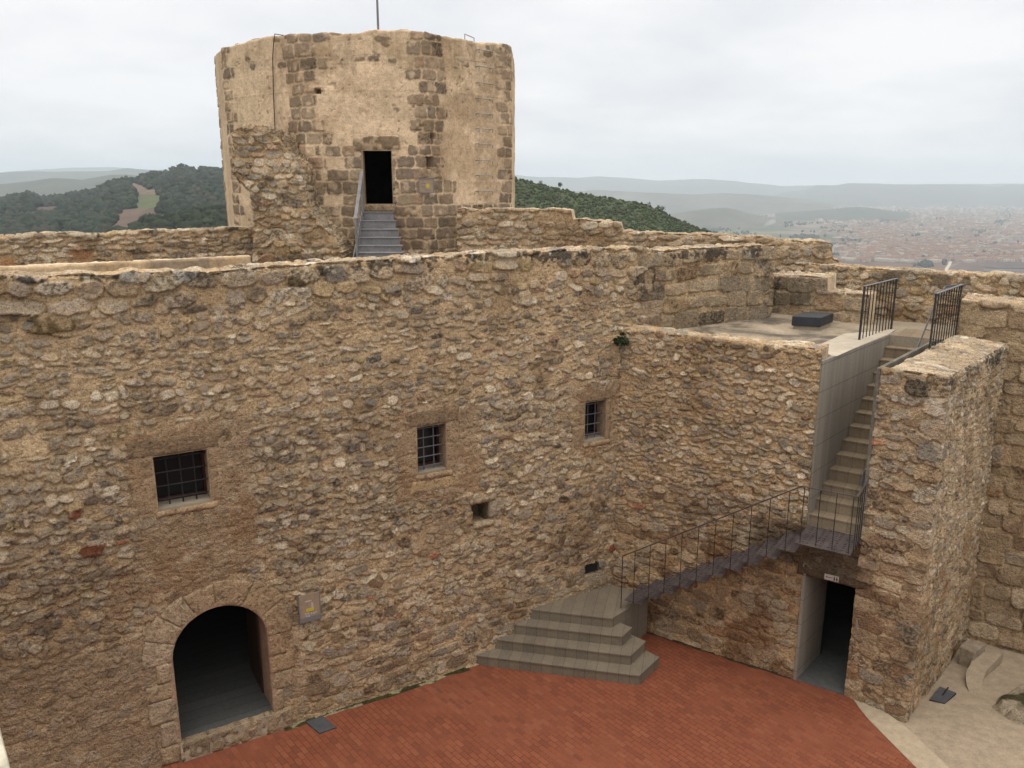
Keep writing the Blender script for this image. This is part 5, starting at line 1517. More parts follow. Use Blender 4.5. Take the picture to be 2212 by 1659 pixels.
# metal steps to the tower door
ts = empty("tower_steps", label="grey metal steps with a handrail on the left up to the tower doorway", cat="stairs")
xs0, xs1 = (783.7, 779.5, 776, 772.5, 769.8, 767), (850.6, 855, 860, 864, 868, 871)
ys = (457.5, 476.5, 495, 513, 530.5, 545.7)
N_S = 10; zl = None
for i in range(N_S):
    Y = 19.80 - .26 * i
    if i < 6: a, b = at_y(xs0[i], ys[i], Y), at_y(xs1[i], ys[i], Y); z_ = a[2]
    else:
        z_ = zl - .21; 
        if z_ < 6.6: break
        a = np.array([a[0] - .02, Y, z_]); b = np.array([b[0] + .02, Y, z_])
    zl = z_
    mb = MB()
    mb.prism([(a[0], Y), (b[0], Y), (b[0], Y + .30), (a[0], Y + .30)], z_ - .022, z_)
    mb.prism([(a[0] + .01, Y + .02), (b[0] - .01, Y + .02), (b[0] - .01, Y + .034), (a[0] + .01, Y + .034)], z_ - .21, z_ - .0225)
    mb.build("step", M['greystep'], ts, .004)
p0, p1 = at_y(767.5, 473, 18.35), at_y(781.5, 371, 19.86)
q0 = np.array([p0[0], p0[1], 6.46]); q1 = np.array([p1[0], p1[1], DZ0 - .25])
mb = MB(); mb.bar(p0, p1, .075, .03); mb.build("handrail", M['greystep'], ts, .004)
mb = MB(); mb.bar(q0, p0, .08, .03); mb.build("post", M['greystep'], ts, .004)
mb = MB(); mb.bar(q1, p1, .08, .03); mb.build("post", M['greystep'], ts, .004)
for i in range(1, 6):
    p = p0 + (p1 - p0) * i / 6; q = q0 + (q1 - q0) * i / 6
    mb = MB(); mb.tube([[p[0], p[1], max(q[2], 6.46 + (DZ0 - 6.7) * i / 6)], p], .008, 6); mb.build("baluster", M['greystep'], ts)
mb = MB()
for xx, s_ in ((xs0, -1),):
    a = at_y(xx[0], ys[0], 19.80); b = at_y(xx[5], ys[5], 18.5)
    d = b - a; e = a + d * 1.75
    mb.bar([a[0] + s_ * .02, 20.0, a[2] - .10 + .16], [e[0] + s_ * .02, e[1], e[2] - .10], .02, .18)
mb.build("stringer", M['greystep'], ts)

# ruined stump of wall in front of the tower
YS = 18.9
outl = [(500, 292), (507, 281), (520, 277), (560, 279), (588, 287), (612, 318), (640, 355), (655, 385), (657, 420), (665, 455), (690, 482), (715, 505), (738, 545), (750, 575), (750, 610), (545, 610), (545, 520), (545, 460), (540, 410), (515, 388), (500, 362), (503, 320)]
ow = [at_y(x, y, YS) for x, y in outl]
xmin = min(p[0] for p in ow) - .1; zmin = min(p[2] for p in ow) - .1
opoly = [(p[0] - xmin, p[2] - zmin) for p in ow]
rng = np.random.RandomState(71)
st = rows(0, 3.2, 0, 4.4, (.10, .19), (.15, .40), .015, .06, (.025, .075), (2, 3), 'rubble', rng, .3, .2)
def stump_post(U, V, h, c, mask):
    # the broken slope leans back towards the tower
    g = fbm(U, V, .7, 3, 101)
    h = h + .35 * (g - .5)
    k = sstep(.55, .65, fbm(U, V, .5, 3, 104))[..., None] * .4
    c = c * (1 - k) + np.array([.36, .24, .14]) * k
    return h, lichen(c, U, V, np.full(U.shape, .12), 102)
o = empty("ruined_wall_stump", label="broken stub of rubble wall standing against the left of the tower", cat="ruined wall")
clip_panel("masonry", (xmin, YS, zmin), (1, 0, 0), (0, 0, 1), (0, -1, 0), 3.3, 4.6, lambda u, v: inside_poly(u, v, opoly), .02, st, 1.7, o, 73, mortar=(.44, .32, .19), post=stump_post, rings=16)

# left parapet of the upper ward and plastered low wall in front of it
rng = np.random.RandomState(81)
lp0, lp1 = at_y(-260, 521, 15.4), at_y(560, 489.5, 19.6)
Ll_ = np.linalg.norm((lp1 - lp0)[:2])
st = rows(0, Ll_, 5.9, 7.6, (.08, .15), (.12, .34), .02, .08, (.02, .05), (2, 3), 'rubble', rng)
st += [(Ll_ * .47, 7.05, .26, .15, 4, .01, 0, .43, .25, .14), (Ll_ * .27, 6.95, .16, .12, 4, .01, 0, .42, .24, .13)]
o = empty("left_parapet", label="rubble parapet left of the tower in front of the wooded hills", cat="stone wall")
wall("masonry", [lp0[:2], lp1[:2]], 5.9, lambda u: np.interp(u, [0, Ll_], [lp0[2], lp1[2]]), .45, .0205, st, o, 83, mortar=(.40, .29, .175),
     post=lambda U, V, h, c, mask: (h, lichen(c * (.85 + .3 * fbm(U, V, .9, 3, 84))[..., None], U, V, np.clip(1 - (7.5 - V) / .35, 0, 1) * .5 + .12, 85)), top_noise=.04)
pa, pb = at_y(-300, 596, 11.6), at_y(0, 577, 13.2); pc = at_y(541, 553, 17.2)
Lp_ = [0, np.linalg.norm((pb - pa)[:2]), np.linalg.norm((pb - pa)[:2]) + np.linalg.norm((pc - pb)[:2])]
def plaster_post(U, V, h, c, mask):
    h = h * .4
    k = sstep(.6, .66, fbm(U, V, .5, 4, 111))[..., None] * .5
    c = c * (1 - k) + np.array([.40, .28, .165]) * k
    g = patch_mask(U, V, Lp_[2] - 2.3, Lp_[2] - 1.0, 5, 8, .03, 2, .02)[..., None] * .8
    c = c * (1 - g) + np.array([.24, .195, .15]) * g
    return h, lichen(c, U, V, np.full(U.shape, .10), 112)
o = empty("plastered_low_wall", label="low ochre plastered wall just behind the top of the courtyard wall", cat="wall")
wall("plaster", [pa[:2], pb[:2], pc[:2]], 5.9, lambda u: np.interp(u, Lp_, [pa[2], pb[2], pc[2]]), .22, .022, [], o, 113, mortar=(.40, .305, .195), post=plaster_post, top_stones=[], top_noise=.02, top_mortar=(.45, .37, .26), mat='tower_mat')

# unseen walls below and beside the viewpoint, added to shade the courtyard
mb = MB(); mb.prism([(-8.6, .6), (10.5, .6), (10.5, 1.4), (-8.6, 1.4)], -.02, 4.2)
mb.prism([(-9.2, .6), (-8.6, .6), (-8.6, 8.55), (-9.2, 8.2)], -.02, 5.0)
tag(mb.build("unseen_shade_walls", M['beamstone']), kind='structure')

# dirt and moss gathered at the foot of the terrace wall
mu, mo_ = np.meshgrid(np.linspace(.75, 3.55, 180), np.linspace(0, 1, 8))
wid = .03 + .09 * fbm(mu, mu * 0 + 4, .3, 3, 5)
P = CORNER[None, None] + da[None, None] * mu[..., None] + na[None, None] * (mo_ * wid - .01)[..., None]
mz = .004 + .018 * fbm(mu, mo_, .08, 3, 4) * (1 - mo_)
mc = np.array([.06, .045, .026])[None, None] * (.6 + .8 * fbm(mu, mo_ * .2, .06, 3, 8))[..., None]
o = grid_mesh("dirt_strip", np.concatenate([P, mz[..., None]], -1), mc, M['stone']); o['kind'] = 'stuff'; o['label'] = "dark dirt along the foot of the terrace wall"
# ------------------------------------------------------------------ landscape
PLAIN = -230.0
def proj(P):
    q = P - np.array([0, 0, CAM_H]); cp, sp = math.cos(PITCH), math.sin(PITCH)
    zc = q[..., 1] * cp - q[..., 2] * sp; yc = q[..., 1] * sp + q[..., 2] * cp
    return 1106 + FPX * q[..., 0] / zc, 829.5 - FPX * yc / zc
def poly_in(x, y, poly): return inside_poly(x, y, poly)

def plain_material():
    m, nt, b = new_mat('valley_fields')
    v = obj_vec(nt)
    w = noise_node(nt, .0012, 3, .5, v)
    ad = nt.nodes.new('ShaderNodeVectorMath'); ad.operation = 'MULTIPLY_ADD'
    nt.links.new(w.outputs['Color'], ad.inputs[0]); ad.inputs[1].default_value = (260, 260, 0); nt.links.new(v, ad.inputs[2])
    mp = nt.nodes.new('ShaderNodeMapping'); mp.inputs['Rotation'].default_value = (0, 0, .5); mp.inputs['Scale'].default_value = (.0045, .010, 1)
    nt.links.new(ad.outputs[0], mp.inputs['Vector'])
    vo = nt.nodes.new('ShaderNodeTexVoronoi'); vo.inputs['Scale'].default_value = 1.0; nt.links.new(mp.outputs[0], vo.inputs['Vector'])
    sep = nt.nodes.new('ShaderNodeSeparateColor'); nt.links.new(vo.outputs['Color'], sep.inputs[0])
    c = ramp(nt, sep.outputs[0], [(0, (.15, .115, .09)), (.2, (.21, .165, .13)), (.4, (.12, .105, .08)), (.55, (.26, .21, .16)), (.7, (.10, .10, .06)), (.85, (.19, .145, .12)), (1, (.09, .085, .06))])
    n = noise_node(nt, .02, 5, .65, v)
    c = mixc(nt, 1.0, c, ramp(nt, n.outputs['Fac'], [(.3, (.7, .7, .7)), (.7, (1.25, 1.25, 1.25))]), 'MULTIPLY')
    nt.links.new(c, b.inputs['Base Color']); b.inputs['Roughness'].default_value = 1.0; b.inputs['Specular IOR Level'].default_value = 0
    return m
M['plain'] = plain_material()
sheet("plain", [(-15000, -1500), (15000, -1500), (15000, 15500), (-15000, 15500)], PLAIN, M['plain'], kind='structure')
# the hill the castle stands on
th, rd = np.meshgrid(np.linspace(0, 2 * PI, 97), np.array([0, 20, 34, 60, 110, 200, 330, 480, 640]))
hx, hy = 1 + rd * np.cos(th), 16 + rd * np.sin(th)
hz = np.interp(rd, [0, 20, 34, 60, 110, 200, 330, 480, 640], [-.75, -.8, -6, -22, -48, -95, -150, -200, -231])
hz = hz + (rd > 40) * 8 * (fbm(hx, hy, 90, 3, 3) - .5)
hc = np.array([.06, .07, .035])[None, None] * (.7 + .6 * fbm(hx, hy, 25, 3, 4))[..., None]
o = grid_mesh("castle_hill", np.stack([hx, hy, hz], -1)[:, ::-1], hc[:, ::-1], M['hill']); o['kind'] = 'structure'

def ridge(name, crest, Yc, Yf, zf, Yb, zb, ncol, nrow, base, seed, mat, namp=6.0, nsc=120.0, convex=.8, fields=(), crest_noise=0.0):
    cx = np.array([c[0] for c in crest], float); cy = np.array([c[1] for c in crest], float)
    px = np.linspace(cx[0], cx[-1], ncol); py = np.interp(px, cx, cy)
    py = py + crest_noise * (fbm(px, px * 0, 26, 4, seed) - .5)
    az = (px - 1106) / (FPX * math.cos(PITCH) + FPX * math.sin(PITCH) * math.tan(PITCH))
    zc = np.array([at_y(x, y, Yc)[2] for x, y in zip(px, py)])
    tf = np.linspace(0, 1, nrow); tb = np.linspace(0, 1, nrow // 3)[1:]
    Y = np.r_[Yf + (Yc - Yf) * tf, Yc + (Yb - Yc) * tb][:, None] * np.ones((1, ncol))
    Zf = zf + (zc[None] - zf) * (tf[:, None] ** convex); Zb = zc[None] + (zb - zc[None]) * (tb[:, None] ** 1.3)
    Z = np.concatenate([Zf, Zb]); X = Y * az[None]
    t = np.r_[tf, 1 + tb][:, None]
    Z = Z + namp * 2 * (fbm(X, Y, nsc, 4, seed) - .5) * np.where(t < 1, np.sin(np.clip(t, 0, 1) * PI) ** .7, np.clip(2 - t, 0, 1) * 0 + np.clip(t - 1, 0, .3) * 2)
    P = np.stack([X, Y, Z], -1)
    n = fbm(X, Y, nsc * .6, 4, seed + 2)[..., None]
    C = np.array(base[0]) * (1 - n) + np.array(base[1]) * n
    C = C * (.8 + .4 * fbm(X, Y, nsc * .12, 3, seed + 3))[..., None]
    fm = np.zeros(X.shape, bool)
    if fields:
        qx, qy = proj(P)
        for poly, col in fields:
            k = poly_in(qx + 3 * (fbm(qx, qy, 14, 2, 3) - .5), qy + 2 * (fbm(qx, qy, 10, 2, 5) - .5), poly) & (t <= 1)
            C[k] = np.array(col) * (.85 + .3 * fbm(X, Y, 60, 3, 7)[k])[:, None]; fm |= k
    o = grid_mesh(name, P, np.clip(C, 0, 1), M[mat]); o['kind'] = 'structure'
    return P, fm, nrow

zf_ = lambda v, w: (.2222 * v, .2222 * w + 307.2)
F = lambda *p: [zf_(*q) for q in p]
fields = [(F((1255, 400), (1310, 395), (1390, 430), (1420, 460), (1520, 465), (1520, 495), (1480, 515), (1330, 510), (1300, 460)), (.15, .115, .09)),
          (F((1330, 512), (1545, 508), (1580, 560), (1585, 640), (1460, 650), (1320, 650), (1325, 560)), (.085, .10, .05)),
          (F((1160, 657), (1585, 640), (1525, 690), (1520, 730), (1440, 760), (1380, 800), (1250, 845), (1030, 870), (1140, 770)), (.115, .083, .065)),
          (F((360, 630), (560, 625), (700, 630), (640, 660), (480, 690), (370, 700), (340, 740), (270, 735), (300, 690)), (.10, .068, .058)),
          (F((1530, 715), (1670, 712), (1640, 775), (1570, 780)), (.14, .11, .085))]
crestL = [(-420, 425), (-200, 428), (-60, 434), (0, 431.6), (44, 422.7), (60, 420.5), (89, 431.6), (124, 427), (155, 420.5), (191, 416), (209, 411.6), (240, 392.7), (275, 389.4), (293, 390.5), (324, 377), (364, 373.8), (378, 367), (393, 361.6), (408, 364.5), (427, 370.5), (444, 365), (473, 367), (540, 372), (640, 380), (760, 385)]
PL, FL, nrL = ridge("wooded_hills", crestL, 1500, 560, -48, 2700, -150, 520, 150, ((.034, .042, .026), (.05, .056, .034)), 5, 'hill', 7, 150, .82, fields, 2.0)
crestN = [(200, 520)] + [zf_(*q) for q in ((1080, 900), (1250, 845), (1330, 815), (1380, 790), (1410, 762), (1480, 752), (1540, 755), (1600, 790), (1680, 738), (1740, 722), (1850, 695), (1950, 675), (2050, 668), (2130, 672))] + [(520, 455), (640, 450), (760, 470)]
PN, FN, nrN = ridge("near_wooded_slope", crestN, 640, 420, -60, 900, -90, 240, 50, ((.030, .038, .020), (.046, .054, .030)), 9, 'hill', 3, 80, .8)
crestR = [(700, 352), (900, 358), (1040, 372), (1113, 386), (1141, 391), (1165.5, 398.5), (1210.6, 409), (1255.7, 418.5), (1318, 428), (1373.8, 438), (1401.6, 444.5), (1432.8, 457), (1457, 470.5), (1491.8, 486), (1540, 500.5), (1582, 511), (1631, 523), (1720, 548), (1850, 590)]
PR, FR, nrR = ridge("wooded_ridge", crestR, 620, 330, -62, 1000, -140, 420, 90, ((.040, .055, .022), (.062, .074, .034)), 13, 'hill', 4, 90, .8, (), 1.2)
ridge("far_hills", [(-500, 372), (-200, 385), (0, 398), (60, 392), (120, 384), (180, 388), (240, 378), (282, 377), (320, 384), (345, 386), (400, 392), (600, 396), (900, 400)], 4200, 3000, -150, 5600, -220, 260, 30, ((.05, .055, .035), (.09, .085, .06)), 17, 'farhill', 14, 400, .8, (), 2)
ridge("far_hills", [(-500, 380), (0, 373), (60, 370), (130, 371), (235, 369.4), (278, 363), (333, 368), (366, 366), (420, 368), (520, 372), (700, 385)], 7600, 5600, -200, 9600, -229, 260, 30, ((.05, .055, .035), (.09, .085, .06)), 19, 'farhill', 25, 700, .8, (), 2)
ridge("far_hills", [(-500, 366), (0, 372), (60, 368), (150, 362), (250, 361), (400, 372), (700, 379), (1000, 376), (1113, 378), (1162, 382), (1250, 384), (1290, 381), (1350, 384), (1422, 390), (1500, 387), (1530, 387), (1578, 390.6), (1629, 396), (1700, 402), (1900, 398), (2300, 396), (2700, 396)], 13400, 11000, -229, 15300, -229, 520, 30, ((.06, .06, .04), (.10, .09, .065)), 23, 'farhill', 20, 1200, .8, (), 2.2)
ridge("far_mesa", [(1640, 430), (1704, 414), (1741, 409.5), (1765, 400), (1800, 401), (1833, 395.2), (1894, 396.5), (1970, 400.5), (2010, 397.5), (2105, 399), (2157, 404), (2177, 399), (2300, 398), (2500, 402), (2700, 420)], 10800, 9000, -228, 12600, -229, 360, 30, ((.055, .06, .04), (.10, .09, .065)), 29, 'farhill', 14, 900, .7, (), 1.6)
ridge("low_hill", [(1380, 472), (1450, 462), (1500, 455), (1540, 449.5), (1568, 448.5), (1590, 451), (1615, 459), (1650, 466), (1700, 474)], 5000, 4500, -229, 5600, -229, 90, 24, ((.06, .065, .04), (.12, .105, .075)), 31, 'farhill', 4, 300, .9, (), 1)
ridge("low_hill", [(1680, 460), (1770, 454), (1800, 452), (1835, 448), (1860, 447), (1885, 449), (1915, 453), (1975, 460)], 6000, 5600, -229, 6600, -229, 90, 20, ((.05, .055, .035), (.07, .07, .05)), 37, 'farhill', 4, 300, .9, (), 1)
ridge("low_hill", [(1100, 440), (1180, 418), (1290, 410), (1400, 416), (1500, 420), (1560, 417), (1640, 421), (1720, 428), (1800, 438)], 7600, 6600, -229, 8600, -229, 120, 20, ((.07, .07, .05), (.13, .115, .085)), 41, 'farhill', 8, 500, .9, (), 1.2)

# crowns of the woods: uncountable foliage, one object per wood
ico = bmesh.new(); bmesh.ops.create_icosphere(ico, subdivisions=1, radius=1.0)
IV = np.array([v.co[:] for v in ico.verts]); IF = np.array([[v.index for v in f.verts] for f in ico.faces]); ico.free()
def crowns(name, P, fm, nrow, n, size, seed, cols, flat=.8, front_only=True, wgt=1.0, back=6):
    rg = np.random.RandomState(seed); nr, nc = P.shape[:2]
    pos = []
    while len(pos) < n:
        i = rg.uniform(0, nrow - 1 + back); j = rg.uniform(0, nc - 1.01)
        i = min(i, nr - 1.01)
        i0, j0 = int(i), int(j)
        if fm[i0, j0] or fm[min(i0 + 1, nr - 1), min(j0 + 1, nc - 1)]: continue
        fi, fj = i - i0, j - j0
        p = (P[i0, j0] * (1 - fi) + P[i0 + 1, j0] * fi) * (1 - fj) + (P[i0, j0 + 1] * (1 - fi) + P[i0 + 1, j0 + 1] * fi) * fj
        pos.append(p)
    pos = np.array(pos); s = rg.uniform(*size, (n, 1)) * np.exp(rg.normal(0, .22, (n, 1)))
    jit = 1 + rg.normal(0, .24, (n, len(IV), 1))
    V = IV[None] * jit * np.concatenate([s, s, s * flat * rg.uniform(.8, 1.3, (n, 1))], 1)[:, None, :] + pos[:, None, :] + np.array([0, 0, 1]) * (s * flat * .55)[:, None, :]
    Fc = (IF[None] + (np.arange(n) * len(IV))[:, None, None]).reshape(-1, 3)
    c = np.array(cols)[rg.randint(len(cols), size=n)] * rg.uniform(.65, 1.35, (n, 1))
    C = np.repeat(c, len(IV), 0)
    o = mesh_obj(name, V.reshape(-1, 3), Fc, M['crown'], None, False, C); o['kind'] = 'stuff'
    return o
G1 = [(.020, .031, .021), (.027, .038, .025), (.035, .043, .028), (.040, .040, .029), (.024, .034, .020)]
crowns("forest", PL, FL, nrL, 15000, (2.4, 5.0), 3, G1)['label'] = "dark woods on the hills left of the tower"
crowns("forest", PN, FN, nrN, 2600, (2.4, 4.2), 5, [(.018, .027, .012), (.024, .033, .016), (.032, .040, .02)])['label'] = "nearer dark trees on the slope left of the tower"
crowns("woodland", PR, FR, nrR, 15000, (.6, 1.35), 7, [(.030, .050, .014), (.042, .064, .018), (.052, .070, .024), (.034, .048, .018), (.058, .056, .032)])['label'] = "green scrub and pines on the ridge right of the tower"

# single trees standing on the ridge line
def tree(px, py_base, hpx, Y, wide, label, seed, trunk=.45):
    rg = np.random.RandomState(seed); b = at_y(px, py_base, Y); H = hpx / FPX * Y * 1.03
    t = empty("pine_tree", b, 0, label, "tree", "trees on the ridge line")
    mb = MB(); mb.tube([(0, 0, -1.0), (0, .02, H * .3), (H * .03, 0, H * .55), (H * .02, .03, H * .8)], [H * .035, H * .028, H * .02, H * .01], 7)
    for k in range(5):
        a = k * 1.3; z = H * (trunk + .06 * k)
        mb.tube([(0, 0, z), (math.cos(a) * H * .2 * wide, math.sin(a) * H * .2 * wide, z + H * .12)], [H * .012, H * .006], 5)
    mb.build("trunk", M['wood_dark'], t)
    n = 230; V = []; Fq = []
    for i in range(n):
        d = rg.normal(0, 1, 3); d /= np.linalg.norm(d); r_ = rg.uniform(.45, 1) ** .5
        p = d * np.array([H * .30 * wide, H * .30 * wide, H * (1 - trunk) * .55]) * r_ * (1 + .3 * math.sin(3 * math.atan2(d[1], d[0]) + seed)) + np.array([0, 0, H * (trunk + (1 - trunk) * .5)])
        a = rg.normal(0, 1, 3); a /= np.linalg.norm(a); c = np.cross(a, d); c /= np.linalg.norm(c); s_ = H * .06 * rg.uniform(.6, 1.4)
        k = len(V); V += [p - a * s_, p + c * s_ * .7, p + a * s_, p - c * s_ * .7]; Fq.append([k, k + 1, k + 2, k + 3])
    o = mesh_obj("crown", V, Fq, M['leaf'], t)
tree(1209.5, 411, 15, 619, 1.0, "small lone pine standing clear on the ridge line", 2, .5)
tree(1431, 458, 12, 619, 1.5, "bushy dark tree at the steep end of the ridge", 3, .2)
tree(1422, 454, 10, 618, 1.1, "narrower tree just left of the bushy one at the end of the ridge", 4, .25)
tree(1402, 446, 9, 619, 1.5, "low round tree on the ridge left of the two at its end", 5, .2)
tree(1168, 400, 9, 619, 1.6, "low clump of trees on the ridge beside the tower", 6, .15)

# fields and tracks at the near edge of the town
zb = lambda v, w: at_z(.3403 * v + 1459.2, .3403 * w + 337.9, PLAIN)[:2]
def field(name, pts, col, dz, seed=1):
    o = sheet(name, [zb(*p) for p in pts], PLAIN + dz, plain_mat(name + "_earth_%d" % seed, col, 1.0, 0, .02, .18, 0, 1, 0), kind='structure')
field("ploughed_field", [(1040, 662), (1300, 652), (1500, 646), (1830, 655), (1765, 685), (1735, 700), (1715, 735), (1300, 722), (1080, 692)], (.135, .088, .066), .5, 1)
field("ploughed_field", [(1840, 655), (2000, 650), (2300, 640), (2300, 760), (1900, 745), (1740, 730), (1760, 700)], (.12, .088, .075), .5, 2)
field("meadow", [(180, 395), (480, 425), (760, 470), (600, 480), (330, 480), (230, 440)], (.10, .12, .06), .4, 3)
field("meadow", [(600, 490), (1000, 500), (1020, 530), (620, 525)], (.10, .11, .06), .4, 4)
def track(pts, w, name="dirt_road"):
    mb = MB(); P = [zb(*p) for p in pts]
    L, Rr_ = [], []
    for i, p in enumerate(P):
        d = P[min(i + 1, len(P) - 1)] - P[max(i - 1, 0)]; d /= np.linalg.norm(d); n = np.array([-d[1], d[0]]) * w / 2
        L.append(p + n); Rr_.append(p - n)
    vs = [(q[0], q[1], PLAIN + .9) for q in L + Rr_]; k = len(P)
    mb.add(vs, [[i, k + i, k + i + 1, i + 1] for i in range(k - 1)])
    tag(mb.build(name, M['slab']), kind='structure')
track([(1035, 664), (1200, 655), (1480, 637), (1640, 640), (1840, 650), (2000, 640), (2290, 628)], 13)
track([(1825, 650), (1745, 668), (1738, 690), (1722, 712), (1718, 740)], 9)
track([(1080, 690), (1300, 718), (1720, 735), (2290, 757)], 14)

# the town: near houses one by one, the rest as one mass
HM = {}
def hmat(name, col): HM[name] = plain_mat(name, col, .9, 0, .3, .1, 0, .1, .1); return HM[name]
walls = [hmat("cream_house_wall", (.37, .30, .225)), hmat("white_house_wall", (.50, .46, .40)), hmat("ochre_house_wall", (.31, .22, .145)), hmat("grey_house_wall", (.34, .32, .30)), hmat("pink_house_wall", (.28, .20, .155))]
roofs = [hmat("red_tile_roof", (.19, .105, .07)), hmat("brown_tile_roof", (.14, .09, .065)), hmat("pale_flat_roof", (.33, .285, .23)), hmat("grey_flat_roof", (.25, .24, .235))]
WN_ = ["cream", "white", "ochre", "grey", "pinkish"]; RN_ = ["red tiled roof", "brown tiled roof", "pale flat roof", "grey flat roof"]
wdark = hmat("house_window_dark", (.05, .05, .055))
def house_geo(w, l, h, gable):
    v = [(-w, -l, 0), (w, -l, 0), (w, l, 0), (-w, l, 0), (-w, -l, h), (w, -l, h), (w, l, h), (-w, l, h)]
    f = [[0, 1, 5, 4], [1, 2, 6, 5], [2, 3, 7, 6], [3, 0, 4, 7]]; m = [0] * 4
    if gable:
        r = h + w * .42; e = .35
        v += [(0, -l, r), (0, l, r), (-w - e, -l - e, h - .1), (w + e, -l - e, h - .1), (w + e, l + e, h - .1), (-w - e, l + e, h - .1), (0, -l - e, r + .15), (0, l + e, r + .15)]
        f += [[4, 5, 8], [6, 7, 9], [10, 14, 15, 13], [14, 11, 12, 15]]; m += [0, 0, 1, 1]
    else:
        v += [(-w, -l, h + .5), (w, -l, h + .5), (w, l, h + .5), (-w, l, h + .5)]
        f += [[4, 5, 9, 8], [5, 6, 10, 9], [6, 7, 11, 10], [7, 4, 8, 11], [8, 9, 10, 11]]; m += [0] * 4 + [1]
    return v, f, m
rg = np.random.RandomState(91)
def town_density(x, y):
    n = fbm(x, y * 2.2, 60, 3, 2)
    edge = 1845 - (y - 470) * .35 + 120 * (fbm(x * 0, y, 30, 3, 4) - .5)      # ragged western edge of the town
    d = np.where((y > 466) & (y < 566), sstep(-60, 40, x - edge), 0.0)
    d = np.maximum(d, np.where((y > 466) & (x > 1600) & (y < 505), .35 * sstep(.5, .62, n), 0))
    d = np.where((y <= 466) & (y > 430), .25 + .55 * sstep(1540, 1760, x), d)
    d = np.where(y <= 430, .14, d)
    return d * (.15 + 1.2 * fbm(x, y * 2.2, 38, 3, 2)) * (1 - .85 * sstep(.60, .68, fbm(x, y * 3, 50, 3, 6)))
cand = []
while len(cand) < 9500:
    x = rg.uniform(1200, 2290, 4000); y = 416 + (568 - 416) * rg.rand(4000) ** .9
    k = rg.rand(4000) < town_density(x, y)
    cand += list(zip(x[k], y[k]))
cand = sorted(cand, key=lambda c: -c[1])
solo = [c for c in cand if 1812 < c[0] < 2208][:290]
solo_set = set(solo)
templates = []
for k in range(10):
    w, l, h = rg.uniform(4.5, 8), rg.uniform(6, 12), rg.uniform(6, 10.5)
    wi, ri = rg.choice(5, p=[.34, .26, .16, .12, .12]), rg.choice(4, p=[.5, .22, .18, .1]); 
    if k == 0: w, l, h, wi, ri = 14, 34, 8, 1, 2
    if k == 1: w, l, h, wi, ri = 6, 22, 8, 0, 0
    v, f, m = house_geo(w, l, h, ri < 2)
    # rows of windows on both long sides and ends, 6 cm proud
    nv_ = int(h // 3)
    for side in (-1, 1):
        for zz in range(nv_):
            for q in range(int(l // 2)):
                yy = -l + 2 + q * 4.0; z_ = 1.2 + zz * 2.9; b = len(v)
                v += [(side * (w + .06), yy, z_), (side * (w + .06), yy + 1.3, z_), (side * (w + .06), yy + 1.3, z_ + 1.4), (side * (w + .06), yy, z_ + 1.4)]
                f.append([b, b + 1, b + 2, b + 3]); m.append(2)
            for q in range(max(1, int(w // 2.2))):
                xx = -w + 1.5 + q * 4.0; z_ = 1.2 + zz * 2.9; b = len(v)
                v += [(xx, side * (l + .06), z_), (xx + 1.3, side * (l + .06), z_), (xx + 1.3, side * (l + .06), z_ + 1.4), (xx, side * (l + .06), z_ + 1.4)]
                f.append([b, b + 1, b + 2, b + 3]); m.append(2)
    o = mesh_obj("house", v, f, [walls[wi], roofs[ri], wdark], None, False, None, m)
    nm_ = "long white warehouse with a pale roof" if k == 0 else ("row of cream terraced houses with one red tiled roof" if k == 1 else "%s walled house with %s" % (WN_[wi], RN_[ri]))
    tag(o, nm_ + " in the distant town", "warehouse" if k == 0 else "house", "houses of the distant town, " + nm_)
    templates.append([o, False])
for i, c in enumerate(solo):
    k = 0 if rg.rand() < .035 else (1 if rg.rand() < .14 else rg.randint(2, 10))
    t, used_ = templates[k]
    if used_:
        o = t.copy(); COL.objects.link(o)
    else:
        o = t; templates[k][1] = True
    p = at_z(c[0], c[1], PLAIN); o.location = (p[0], p[1], PLAIN); s_ = rg.uniform(.85, 1.2)
    o.scale = (s_, s_, rg.uniform(.85, 1.25)); o.rotation_euler = (0, 0, .55 + rg.choice([0, PI / 2]) + rg.normal(0, .12))
for t, used_ in templates:
    if not used_: bpy.data.objects.remove(t)
V, Fq, Mi = [], [], []
for c in cand:
    if c in solo_set: continue
    p = at_z(c[0], c[1], PLAIN)
    big_ = rg.rand() < .05
    w, l, h = (rg.uniform(10, 18), rg.uniform(20, 45), rg.uniform(7, 11)) if big_ else (rg.uniform(4.5, 9), rg.uniform(6, 16), rg.uniform(6, 15))
    ri = rg.choice(4, p=[.46, .2, .22, .12]); v, f, m = house_geo(w, l, h, ri < 2 and not big_)
    a = .55 + rg.choice([0, PI / 2]) + rg.normal(0, .15); ca_, sa_ = math.cos(a), math.sin(a); n0 = len(V)
    V += [(p[0] + x * ca_ - y * sa_, p[1] + x * sa_ + y * ca_, PLAIN + z) for x, y, z in v]
    Fq += [[n0 + q for q in ff] for ff in f]; wi = rg.choice(5, p=[.3, .28, .16, .14, .12]); Mi += [wi if q == 0 else 5 + ri for q in m]
o = mesh_obj("distant_town", V, Fq, walls + roofs, None, False, None, Mi); o['kind'] = 'stuff'; o['label'] = "thousands of small houses of the distant town"

